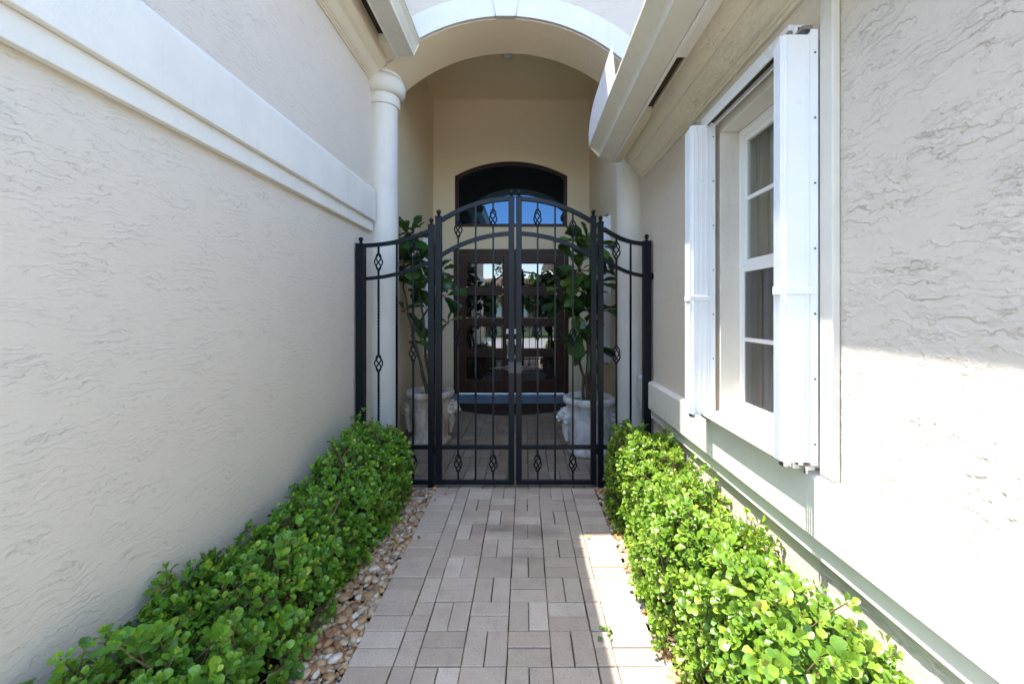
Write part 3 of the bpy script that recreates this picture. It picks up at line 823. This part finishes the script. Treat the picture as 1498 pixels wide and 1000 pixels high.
def leaf(sa, sb, ca, cb, out_px, mid_px, in_px, label, side):
    """sa..sb hinge stile, ca..cb meeting stile (pixels of the gate plane turned to metres by gx)"""
    t = thing('gate_leaf', ((gx(sa)+gx(cb))/2, YG, .03), label, 'gate', 'leaves of the gate')
    post(t, 'hinge_stile', gx(sa), gx(sb), .03, gz(318)); post(t, 'meeting_stile', gx(ca), gx(cb), .03, gz(289.5))
    x0, x1 = (gx(sb), gx(ca)) if side < 0 else (gx(cb), gx(sa))
    N = 24
    for f, h in ((top_arc, .036), (low_arc, .034)):
        build('arched_rail', MB().sweep([(x0-.004+(x1-x0+.008)*i/N, f(x0+(x1-x0)*i/N)) for i in range(N+1)], GY0, GY1, h), M['iron'], t, smooth=35)
    for z in (Z_LOW, Z_BOT):
        build('rail', MB().box(x0-.002, x1+.002, GY0, GY1, z-.017, z+.017), M['iron'], t, bevel=.003)
    zb_ = Z_BOT+.016
    up = lambda x: top_arc(x)-.016
    b = lambda px, x: (gz(677), gz(493 if px == out_px else 484), (top_arc(x)+low_arc(x))/2)
    for px in (out_px, in_px):
        picket(t, gx(px), zb_, up(gx(px)), b(px, gx(px)))
    x = gx(mid_px)
    picket(t, x, zb_, up(x), (), [(gz(580), gz(548), 1.5), (gz(416), gz(384), 1.5)])
    # lever latch
    xc = (gx(ca)+gx(cb))/2; zl = gz(537); s = side
    mb = MB().box(xc-.026, xc+.026, YG-.032, YG-.0245, zl-.05, zl+.05)
    pl = build('latch_plate', mb, M['dark_steel'], t, bevel=.003)
    mb = MB().lathe([(0, 0), (.022, 0), (.022, .014), (0, .014)], (0,0,0), 18)
    mb.v = [(xc+s*.035+p[0], YG-.034-p[2], zl+p[1]) for p in mb.v]
    mb.tube([(xc+s*.035, YG-.045, zl), (xc+s*.06, YG-.062, zl+.003), (xc+s*.11, YG-.066, zl+.008), (xc+s*.165, YG-.06, zl-.004 if s < 0 else zl+.016)], [.010, .010, .009, .007], 10, .5)
    build('lever', mb, M['dark_steel'], pl, smooth=50)
    return t
leaf(637.3, 646.4, 744, 752.3, 670.4, 695.9, 721.5, 'black iron gate leaf with twisted baskets, hinged towards the plain stucco wall', -1)
leaf(864, 872, 755, 763.3, 838, 812, 786.5, 'black iron gate leaf with twisted baskets, hinged towards the window wall', 1)

def side_panel(oa, ob, fa, fb, ztop_o, ztop_f, z2_o, z2_f, pk, label, side):
    t = thing('iron_fence_panel', ((gx(oa)+gx(fb))/2, YG, 0), label, 'fence', 'fixed panels beside the gate')
    post(t, 'wall_post', gx(oa), gx(ob), -.04, gz(358 if side < 0 else 354), .032); hp = post(t, 'hinge_post', gx(fa), gx(fb), -.04, gz(330 if side < 0 else 327))
    xo, xf = (gx(ob), gx(fa)) if side < 0 else (gx(oa), gx(fb))
    N = 16
    def line(zo, zf):
        return lambda x: zo + (zf-zo)*((x-xo)/(xf-xo)) - .028*math.sin(PI*(x-xo)/(xf-xo))
    f1, f2 = line(gz(ztop_o), gz(ztop_f)), line(gz(z2_o), gz(z2_f))
    for f, h in ((f1, .034), (f2, .03)):
        pts = [(xo + (xf-xo)*i/N, f(xo+(xf-xo)*i/N)) for i in range(N+1)]
        if xf < xo: pts = pts[::-1]
        build('curved_rail', MB().sweep(pts, GY0, GY1, h), M['iron'], t, smooth=35)
    for z in (Z_LOW, Z_BOT):
        build('rail', MB().box(min(xo, xf)-.002, max(xo, xf)+.002, GY0, GY1, z-.017, z+.017), M['iron'], t, bevel=.003)
    for px, bs, tw in pk:
        x = gx(px)
        picket(t, x, Z_BOT+.016, f1(x)-.015, [gz(b) for b in bs], [(gz(a), gz(c), 2.0) for a, c in tw])
    for y in (364, 655):                                     # hinges between post and leaf
        xh = (gx(fb)+gx(637.3))/2 if side < 0 else (gx(872)+gx(fa))/2
        build('hinge', MB().tube([(xh, YG-.030, gz(y)-.045), (xh, YG-.030, gz(y)+.045)], .009, 12), M['iron'], hp, smooth=40)
    if side > 0:
        mb = MB().tube([(gx(ob)-.002, YG, gz(404)), (XR-.006, YG, gz(404))], .013, 12); mb.tube([(XR-.016, YG, gz(404)), (XR-.001, YG, gz(404))], .03, 16)
        build('wall_bracket', mb, M['iron'], t, smooth=40)
    return t
side_panel(522, 534, 626.8, 635.6, 359.5, 339, 408, 384.5, [(553.8, (383, 531, 677), [(478, 440), (606, 572)]), (580.5, (), [(470, 434), (612, 578)]), (604.5, (366.6, 516, 677), [(462, 430), (606, 574)])],
           'wider fixed iron panel between the gate and the plain stucco wall, three pickets', -1)
side_panel(940.4, 951.5, 874.5, 882.5, 357, 334.5, 403.5, 378, [(901.7, (366.6, 518.5, 677), [(462, 430), (606, 576)]), (922.5, (), [(466, 430), (612, 580)])],
           'narrower fixed iron panel between the gate and the window wall, two pickets', 1)

# ------------------------------------------------------------------ planters and figs
def planter(cx, cy, label, spin, ms):
    t = thing('planter', (cx, cy, 0), label, 'planter', 'stone planters')
    mb = MB()
    prof = [(0, 0), (.235, 0), (.25, .015), (.25, .045), (.225, .06), (.215, .08), (.22, .20), (.235, .38), (.25, .50), (.262, .545), (.285, .56), (.292, .585), (.285, .615), (.262, .63), (.24, .615), (.232, .56), (.226, .50)]
    seg = 64; vs = []
    for r_, z in prof:
        for k in range(seg):
            a = 2*PI*k/seg
            # shallow relief swags on the drum
            rel = 0
            if .1 < z < .5 and r_ > .2: rel = .010*max(0, math.sin(a*6+spin))*math.sin(PI*(z-.1)/.4)
            rr = r_*(1+.006*math.sin(a*5+z*9)) + rel
            vs.append((cx+rr*math.cos(a), cy+rr*math.sin(a), z))
    n = len(prof)
    mb.add(vs, [(i*seg+k, i*seg+(k+1) % seg, (i+1)*seg+(k+1) % seg, (i+1)*seg+k) for i in range(n-1) for k in range(seg)], .5)
    build('pot', mb, ms, t, smooth=60)
    for s in (0, PI):
        a = spin*.0 + s
        ux, uy = math.cos(a), math.sin(a); vx, vy = -uy, ux
        h = MB()
        def P(o, v, z): return (cx+ux*o+vx*v, cy+uy*o+vy*v, z)
        h.ball(P(.245, 0, .40), .085, 18, 12, .8, 1, 1.1)          # mane
        for k in range(9):
            b = 2*PI*k/9; h.ball(P(.265, .07*math.cos(b), .40+.085*math.sin(b)), .03, 10, 6)
        h.ball(P(.305, 0, .415), .052, 14, 9); h.ball(P(.345, 0, .39), .03, 12, 8, 1.1, .9, .8)   # face, muzzle
        for v in (-.022, .022): h.ball(P(.345, v, .425), .013, 8, 6); h.ball(P(.30, v*2.2, .47), .018, 8, 6)
        h.ball(P(.335, 0, .355), .022, 10, 6, 1, .9, .8)
        h.tube([P(.262, 0, .31), P(.265, 0, .22), P(.245, 0, .12)], [.05, .035, .02], 12)          # hanging drop under it
        build('lion_head', h, ms, t, smooth=70)
    build('soil', MB().lathe([(0, .545), (.10, .555), (.228, .54)], (cx, cy, 0), 24), M['soil'], t, smooth=60)
    g_ = []
    build('moss', leaf_mesh_mb(cx, cy, .555, .2, 160, .03), M['leaf'], t)['kind'] = 'stuff'
    return t

LEAF_F = [(0,1,4), (1,2,5,4), (2,3,6,5), (3,7,6), (0,8,1), (8,9,2,1), (9,10,3,2), (10,7,3)]
def leaf_template(cup=.18, droop=.12):
    """stubby obovate blade along +y, midrib 0..7"""
    p = [(0,0,0), (0,.33,.02), (0,.66,.01), (0,.90,-.03), (-.20,.33,cup*.30), (-.40,.66,cup*.6), (-.27,.92,cup*.3), (0,1.02,-droop*.6), (.20,.33,cup*.30), (.40,.66,cup*.6), (.27,.92,cup*.3)]
    v = np.array(p, dtype=float); v[:, 2] -= droop*v[:, 1]**2*.6; return v
def place_leaves(tpl, pos, d, nrm, size, width=None):
    """pos,d,nrm: (n,3); returns all vertices"""
    d = d/np.linalg.norm(d, axis=1)[:, None]
    x = np.cross(d, nrm); x /= np.maximum(1e-6, np.linalg.norm(x, axis=1))[:, None]
    nn = np.cross(x, d)
    w = size if width is None else width
    V = (tpl[None, :, 0, None]*x[:, None, :]*w[:, None, None] + tpl[None, :, 1, None]*d[:, None, :]*size[:, None, None] + tpl[None, :, 2, None]*nn[:, None, :]*size[:, None, None])
    return (V + pos[:, None, :]).reshape(-1, 3)
def leaves_object(name, V, n, rnd, m, parent):
    k = len(V)//n
    F = [tuple(i*k+a for a in f) for i in range(n) for f in LEAF_F]
    w = world_origin(parent) if parent else Vector((0,0,0))
    me = bpy.data.meshes.new(name); me.from_pydata((V-np.array(w)).tolist(), [], F)
    at = me.attributes.new('rnd', 'FLOAT', 'FACE'); at.data.foreach_set('value', np.repeat(rnd, len(LEAF_F)).astype(np.float32))
    me.polygons.foreach_set('use_smooth', [True]*len(me.polygons)); me.update()
    return link_mesh(name, me, m, parent)
def leaf_mesh_mb(cx, cy, z, r, n, s):
    mb = MB(); tpl = leaf_template()
    a = RNG.uniform(0, 2*PI, n); q = r*np.sqrt(RNG.uniform(0, 1, n))
    pos = np.stack([cx+q*np.cos(a), cy+q*np.sin(a), np.full(n, z)], 1)
    d = RNG.normal(size=(n, 3)); d[:, 2] = abs(d[:, 2])*.8
    V = place_leaves(tpl, pos, d, np.tile([0,0,1.0], (n,1))+RNG.normal(size=(n,3))*.3, RNG.uniform(.7, 1.2, n)*s)
    for i in range(n): mb.add(V[i*11:(i+1)*11].tolist(), LEAF_F, random.random())
    return mb
planter(-1.15, 4.98, 'rust stained stone planter with lion heads beside the tall stemmed fig and column', .6, M['stone_warm'])
planter(.72, 4.62, 'whiter stone planter with lion heads standing nearer the gate, partly behind the bright hedge', 2.1, M['stone'])

def fig(cx, cy, zt, label, stems, blobs, seed):
    """fiddle-leaf fig: bare leaning stems with large leaves crowded at the tops; blobs = (x, y, z, radius, count)"""
    rr = random.Random(seed)
    t = thing('fiddle_leaf_fig', (cx, cy, .55), label, 'plant', 'potted fig trees')
    mb = MB()
    for pts in stems:
        n = len(pts); P = []
        for i in range(n-1):
            for k in range(4):
                u = k/4; P.append(Vector(pts[i]).lerp(Vector(pts[i+1]), u) + Vector((rr.uniform(-.008,.008), rr.uniform(-.008,.008), 0)))
        P.append(Vector(pts[-1]))
        mb.tube(P, [.019-.011*i/len(P) for i in range(len(P))], 8)
    pos = []; dr = []; nm = []; sz = []
    for bx_, by_, bz_, br, cnt in blobs:
        for i in range(int(cnt*1.0)):
            a = rr.uniform(0, 2*PI); u = rr.uniform(-.9, 1)
            o = Vector((math.cos(a)*math.sqrt(1-u*u), math.sin(a)*math.sqrt(1-u*u), u))
            b = Vector((bx_, by_, bz_)) + o*br*rr.uniform(.25, .75)
            d = (o + Vector((0, 0, rr.uniform(-.5, .35)))).normalized()
            nn = (Vector((0, 0, 1)) + o*.5 + Vector((rr.uniform(-.5,.5), rr.uniform(-.6,.2), rr.uniform(-.2,.2)))).normalized()
            mb.tube([Vector((bx_, by_, bz_))-o*.02, b], .004, 5)
            pos.append(b); dr.append(d); nm.append(nn); sz.append(rr.uniform(.19, .29))
    build('stems', mb, M['bark'], t, smooth=60)
    # finer leaf: more rows, wavy margin
    rows = [(0, .02), (.08, .09), (.2, .16), (.34, .19), (.48, .24), (.62, .31), (.75, .34), (.86, .30), (.95, .18), (1.0, .03)]
    tv = []; tf = []
    for i, (y, w) in enumerate(rows):
        for j, s in enumerate((-1, -.5, 0, .5, 1)):
            z = abs(s)*.10*(.4+y) - .28*y*y + (.03*math.sin(i*2.2+s*2) if abs(s) == 1 else 0)
            tv.append((s*w, y, z))
    for i in range(len(rows)-1):
        for j in range(4): tf.append((i*5+j, i*5+j+1, (i+1)*5+j+1, (i+1)*5+j))
    tpl = np.array(tv); n = len(pos)
    V = place_leaves(tpl, np.array([p[:] for p in pos]), np.array([p[:] for p in dr]), np.array([p[:] for p in nm]), np.array(sz))
    w = world_origin(t); k = len(tv)
    me = bpy.data.meshes.new('foliage'); me.from_pydata((V-np.array(w)).tolist(), [], [tuple(i*k+a for a in f) for i in range(n) for f in tf])
    at = me.attributes.new('rnd', 'FLOAT', 'FACE'); at.data.foreach_set('value', np.repeat(RNG.uniform(0, 1, n), len(tf)).astype(np.float32))
    me.polygons.foreach_set('use_smooth', [True]*len(me.polygons)); me.update()
    link_mesh('foliage', me, M['fig_leaf'], t)
def P5(px, py, Y): return ((px-768)*Y/600, Y, CAM_H-(py-455)*Y/600)
Y1 = 4.95
fig(-1.15, 4.98, 2.6, 'dark large leaved fig with tall bare stems in the planter beside the column', [
    [(-1.17, 4.98, .5), P5(618, 545, Y1), P5(608, 505, Y1), P5(597, 460, Y1), P5(590, 420, Y1), P5(592, 370, Y1)],
    [(-1.10, 4.98, .5), P5(622, 520, Y1), P5(619, 470, Y1), P5(614, 430, Y1), P5(612, 380, Y1)],
    [(-1.17, 5.02, .5), P5(614, 530, 5.05), P5(603, 490, 5.05), P5(640, 430, 5.05), P5(650, 400, 5.05)]],
    [(*P5(598, 350, Y1), .16, 16), (*P5(612, 385, 5.0), .19, 20), (*P5(592, 385, Y1), .12, 9), (*P5(612, 420, Y1), .14, 9), (*P5(642, 400, 5.05), .14, 14), (*P5(648, 432, 5.05), .10, 6), (*P5(655, 472, 5.0), .09, 6), (*P5(616, 500, Y1), .10, 6), (*P5(590, 455, Y1), .08, 4), (*P5(604, 340, Y1), .10, 8)], 3)
Y2 = 4.6
fig(.72, 4.62, 2.5, 'bushy large leaved fig in the whiter planter near the window wall', [
    [(.70, 4.62, .5), P5(858, 540, Y2), P5(862, 490, Y2), P5(864, 440, Y2), P5(862, 370, Y2)],
    [(.66, 4.62, .5), P5(853, 550, Y2), P5(846, 520, Y2), P5(845, 495, Y2), P5(848, 470, Y2)],
    [(.74, 4.66, .5), P5(862, 530, 4.66), P5(858, 480, 4.66), P5(840, 450, 4.66), P5(836, 420, 4.66)]],
    [(*P5(858, 360, Y2), .17, 14), (*P5(848, 395, Y2), .20, 22), (*P5(832, 425, 4.66), .17, 16), (*P5(862, 420, Y2), .16, 14), (*P5(826, 450, 4.66), .12, 8), (*P5(848, 483, Y2), .12, 8), (*P5(866, 455, Y2), .12, 8), (*P5(884, 455, Y2), .08, 3), (*P5(862, 510, Y2), .09, 6), (*P5(880, 360, Y2), .12, 6), (*P5(838, 500, Y2), .06, 3)], 5)

# shutters beside the porch windows
shutter('storm_shutter', 'folded white storm shutter stack on the porch wall behind the bushy fig', PXR, 5.30, -1, .92, 2.80, .13, .10)
shutter('storm_shutter', 'folded white storm shutter stack on the porch wall behind the tall stemmed fig', PXL, 6.35, 1, .92, 2.76, .13, .10)

# ------------------------------------------------------------------ hedges
def hedge(label, xc, a, y0, y1, h, n_ros, m, size, seed, zbase=0.0, skew=0, rag=1.0, group='low clipped hedges'):
    rs = np.random.default_rng(seed); rr = random.Random(seed)
    t = thing('hedge', (xc, (y0+y1)/2, 0), label, 'hedge', group)
    tpl = leaf_template(.22, .10)
    pos = []; dr = []; nm = []; sz = []; rn = []
    twig = MB()
    L = y1-y0
    cnt = 0
    while cnt < n_ros:
        u = rr.random(); y = y0 + L*u
        e = (1-abs(2*u-1)**7)**.5
        th = rr.uniform(-.15, PI+.15); c, s = math.cos(th), math.sin(th)
        lump = 1 + rag*.22*noise.noise(Vector((xc*3+c*1.2, y*3.2, s*1.5+seed))) + rag*.12*noise.noise(Vector((c*4, y*8, s*4+seed)))
        inner = 1 - (rr.random()**1.6)*.42 if rr.random() > .04 else rr.uniform(1.04, 1.13)
        A, H = a*(.5+.5*e), h*(.35+.65*e)
        sgn = lambda q, p: math.copysign(abs(q)**p, q)
        x = xc + A*sgn(c, .72)*lump*inner + skew*max(0, s)
        z = zbase + H*(.12+.88*max(-.05, sgn(s, .62)))*lump*(1-(1-inner)*.8)
        if z < .02: z = rr.uniform(.02, .08)
        nrm = Vector((c/A, (2*u-1)**5*1.6/max(.1, .2), s/H*1.0)); nrm.normalize()
        ax = (nrm*.75 + Vector((rr.uniform(-.45,.45), rr.uniform(-.45,.45), rr.uniform(.1,.9)))).normalized()
        base = Vector((x, y, z))
        q = rr.randint(4, 7); a0 = rr.uniform(0, 6.28); tone = rr.random(); sc_ = rr.uniform(.68, 1.25)
        o1 = ax.orthogonal().normalized(); o2 = ax.cross(o1)
        for i in range(q):
            v = i/(q-1); ang = a0 + i*2.4
            rad = o1*math.cos(ang) + o2*math.sin(ang)
            tilt = .25 + .95*(1-v) + rr.uniform(-.2, .2)
            d = (ax*math.cos(tilt) + rad*math.sin(tilt))
            n2 = (ax*math.sin(tilt) - rad*math.cos(tilt)) + Vector((rr.gauss(0,.15), rr.gauss(0,.15), rr.gauss(0,.15)))
            pos.append(base + ax*(.034*v-.012)*sc_*size/.045 + rad*.003); dr.append(d); nm.append(n2)
            sz.append(size*sc_*(.66+.5*(1-v))*rr.uniform(.68, 1.22))
            rn.append(min(1, max(0, .10 + .50*tone**1.2 + .36*v + rr.gauss(0, .08))))
        if rr.random() < .6:
            b = base - ax*.02
            r0 = base - ax*rr.uniform(.09, .20) + Vector((rr.uniform(-.04,.04), rr.uniform(-.04,.04), -rr.uniform(0,.03)))
            r0.z = max(0, r0.z)
            twig.tube([r0, (r0+b)/2+Vector((rr.uniform(-.012,.012), rr.uniform(-.012,.012), .008)), base+ax*.01], [.0035, .0028, .0016], 5)
        cnt += 1
    for i in range(int(L*16)):                                # woody stems from the soil
        y = y0+.08+(L-.16)*rr.random(); x = xc + rr.uniform(-.4, .4)*a
        p1 = Vector((x, y, -.05)); p2 = Vector((x+rr.uniform(-.12,.12), y+rr.uniform(-.1,.1), h*.45)); p3 = Vector((xc+rr.uniform(-.8,.8)*a, y+rr.uniform(-.15,.15), h*rr.uniform(.7, .9)))
        twig.tube([p1, (p1+p2)/2+Vector((.01,.01,0)), p2, p3], [.009, .007, .006, .003], 6)
    n = len(pos)
    V = place_leaves(tpl, np.array([p[:] for p in pos]), np.array([p[:] for p in dr]), np.array([p[:] for p in nm]), np.array(sz), np.array(sz)*rs.uniform(.85, 1.12, n))
    leaves_object('foliage', V, n, np.array(rn), m, t)
    build('twigs', twig, M['twig'], t, smooth=60)
    return t
hedge('rounded dark green shrub in the shade against the iron panel', -1.245, .275, 2.58, 3.64, .60, 1900, M['leaf'], .036, 4, rag=.9)
hedge('low glossy green hedge along the plain stucco wall in shade', -1.275, .25, .94, 2.70, .44, 2250, M['leaf'], .038, 8, rag=1.7)
hedge('long sunlit lime green hedge along the window wall', .893, .242, .93, 3.56, .62, 5600, M['leaf_sun'], .0335, 15, rag=1.25)

# litter on the walk
def litter(name, label, x, y, s, color, n, cat, seed):
    rr = random.Random(seed); t = NT(name); t.bsdf(color, .6)
    tpl = leaf_template(.3, .3); k = n
    pos = np.array([[x+rr.uniform(-1,1)*s*1.3, y+rr.uniform(-1,1)*s*1.6, .006] for _ in range(k)])
    d = np.array([[rr.uniform(-1,1), rr.uniform(-1,1), .25] for _ in range(k)])
    V = place_leaves(tpl, pos, d, np.tile([0,0,1.0], (k,1)), np.full(k, s)*np.array([rr.uniform(.7,1.2) for _ in range(k)]))
    o = leaves_object(name, V, k, np.full(k, .5), t.m, None); tag(o, label, cat)
litter('weed_sprig', 'tiny green weed growing in a joint of the sunlit paver edge', .405, 2.02, .026, (.10,.19,.04), 9, 'weed', 1)
litter('fallen_petal', 'small dark pink petal lying on the pavers by the gate', gx(649), 3.47, .030, (.30,.04,.07), 2, 'petal', 2)
litter('fallen_leaf', 'small yellow green leaf lying on the sunlit edge of the walk', .475, 2.83, .034, (.24,.26,.05), 1, 'leaf', 3)
litter('fallen_leaf', 'curled brown leaf lying on the pavers beside the pebbles', -.70, 2.93, .045, (.16,.09,.045), 1, 'leaf', 4)

# ------------------------------------------------------------------ garden across the drive (mirrored in the door glass)
def tree(x, y, h, r, label, seed, low=.35):
    rr = random.Random(seed); rs = np.random.default_rng(seed)
    t = thing('garden_tree', (x, y, -.1), label, 'tree', 'trees across the drive')
    mb = MB().tube([(x, y, -.2), (x+.1, y, h*.25), (x-.05, y+.1, h*.55), (x, y, h*.8)], [.20, .16, .11, .05], 10)
    ctr = []
    for i in range(12):
        a = rr.uniform(0, 6.28); u = rr.random()
        c = Vector((x+math.cos(a)*r*.75*u, y+math.sin(a)*r*.75*u, h*(low+.1)+rr.random()*h*(.88-low)))
        ctr.append((c, r*rr.uniform(.3, .5))); mb.tube([(x, y, h*rr.uniform(.3, .6)), (Vector((x, y, h*.6))+c)/2, c], [.07, .045, .02], 7)
    build('trunk', mb, M['bark'], t, smooth=60)
    pos = []
    for c, q in ctr:
        for i in range(200):
            v = Vector((rr.gauss(0,1), rr.gauss(0,1), rr.gauss(0,.8))).normalized()*q*rr.uniform(.5, 1.05)
            pos.append((c+v)[:])
    n = len(pos); d = rs.normal(size=(n,3)); nn = rs.normal(size=(n,3)); nn[:, 2] += 1
    V = place_leaves(leaf_template(), np.array(pos), d, nn, rs.uniform(.18, .32, n))
    leaves_object('crown', V, n, rs.uniform(0, 1, n), M['tree_leaf'], t)
tree(-5.2, -9.5, 5.6, 2.2, 'leafy tree on the lawn across the drive', 1); tree(.6, -12.5, 4.2, 1.3, 'small round tree beyond the drive', 2, .12); tree(-2.5, -13, 3.2, 1.1, 'low bushy tree beyond the drive near a taller one', 7, .1); tree(6.5, -13, 6.5, 2.6, 'tall tree farther along the lawn', 3)
tree(-1.2, -26.5, 7, 2.2, 'tree standing before the house over the street', 5, .3)
t = thing('neighbour_house', (-4, -33, -.1), 'pale house with a terracotta tiled roof over the street', 'house')
build('wall', MB().box(-13, 5, -38, -30, -.1, 3.2), M['stucco_fine'], t)
build('roof', MB().add([(-13.7,-38.7,3.2),(5.7,-38.7,3.2),(5.7,-29.3,3.2),(-13.7,-29.3,3.2),(-9,-34,5.4),(1,-34,5.4)], [(0,3,2,1),(0,1,5,4),(2,3,4,5),(1,2,5),(3,0,4)]), M['roof'], t)
for x in (-11, -7.5, 2): build('window', MB().box(x, x+1.6, -29.99, -29.94, .9, 2.3), M['door_glass'], t)
build('garage_door', MB().box(-4.6, .2, -29.99, -29.93, -.05, 2.3), M['vinyl'], t)

# ------------------------------------------------------------------ light, sky, camera
SUN = Vector((1.0, -.03, -3.0)).normalized()          # the way the light travels
el = math.asin(-SUN.z); az = math.atan2(-SUN.x, -SUN.y)
w = bpy.data.worlds.new('World'); sc.world = w; w.use_nodes = True
nt = w.node_tree; nt.nodes.clear()
sk = nt.nodes.new('ShaderNodeTexSky'); sk.sky_type = 'NISHITA'; sk.sun_disc = False; sk.sun_elevation = el; sk.sun_rotation = az; sk.air_density = 1.0; sk.dust_density = .8; sk.ozone_density = 1.0
bg = nt.nodes.new('ShaderNodeBackground'); bg.inputs['Strength'].default_value = .15
ow = nt.nodes.new('ShaderNodeOutputWorld'); nt.links.new(sk.outputs[0], bg.inputs[0]); nt.links.new(bg.outputs[0], ow.inputs[0])
ld = bpy.data.lights.new('sun', 'SUN'); ld.energy = 2.0; ld.angle = math.radians(.5); ld.color = (1, .94, .84)
lo = bpy.data.objects.new('sun', ld); col.objects.link(lo); lo.rotation_euler = SUN.to_track_quat('-Z', 'Y').to_euler(); lo.location = (-4, 2, 12)
cd = bpy.data.cameras.new('camera'); co = bpy.data.objects.new('camera', cd); col.objects.link(co); sc.camera = co
co.location = (0, 0, CAM_H); co.rotation_euler = (PI/2, 0, 0)
cd.sensor_width = 36; cd.lens = 600/1498*36; cd.shift_x = -19/1498; cd.shift_y = -45/1498; cd.clip_start = .05; cd.clip_end = 500
vs_ = sc.view_settings
vs_.view_transform = 'Standard'; vs_.look = 'None'; vs_.exposure = 2.93; vs_.gamma = 1; vs_.use_curve_mapping = False
sc.cycles.max_bounces = 10; sc.cycles.diffuse_bounces = 6; sc.cycles.glossy_bounces = 4; sc.cycles.transparent_max_bounces = 12
sc.cycles.use_denoising = True
sc.cycles.sample_clamp_indirect = 8
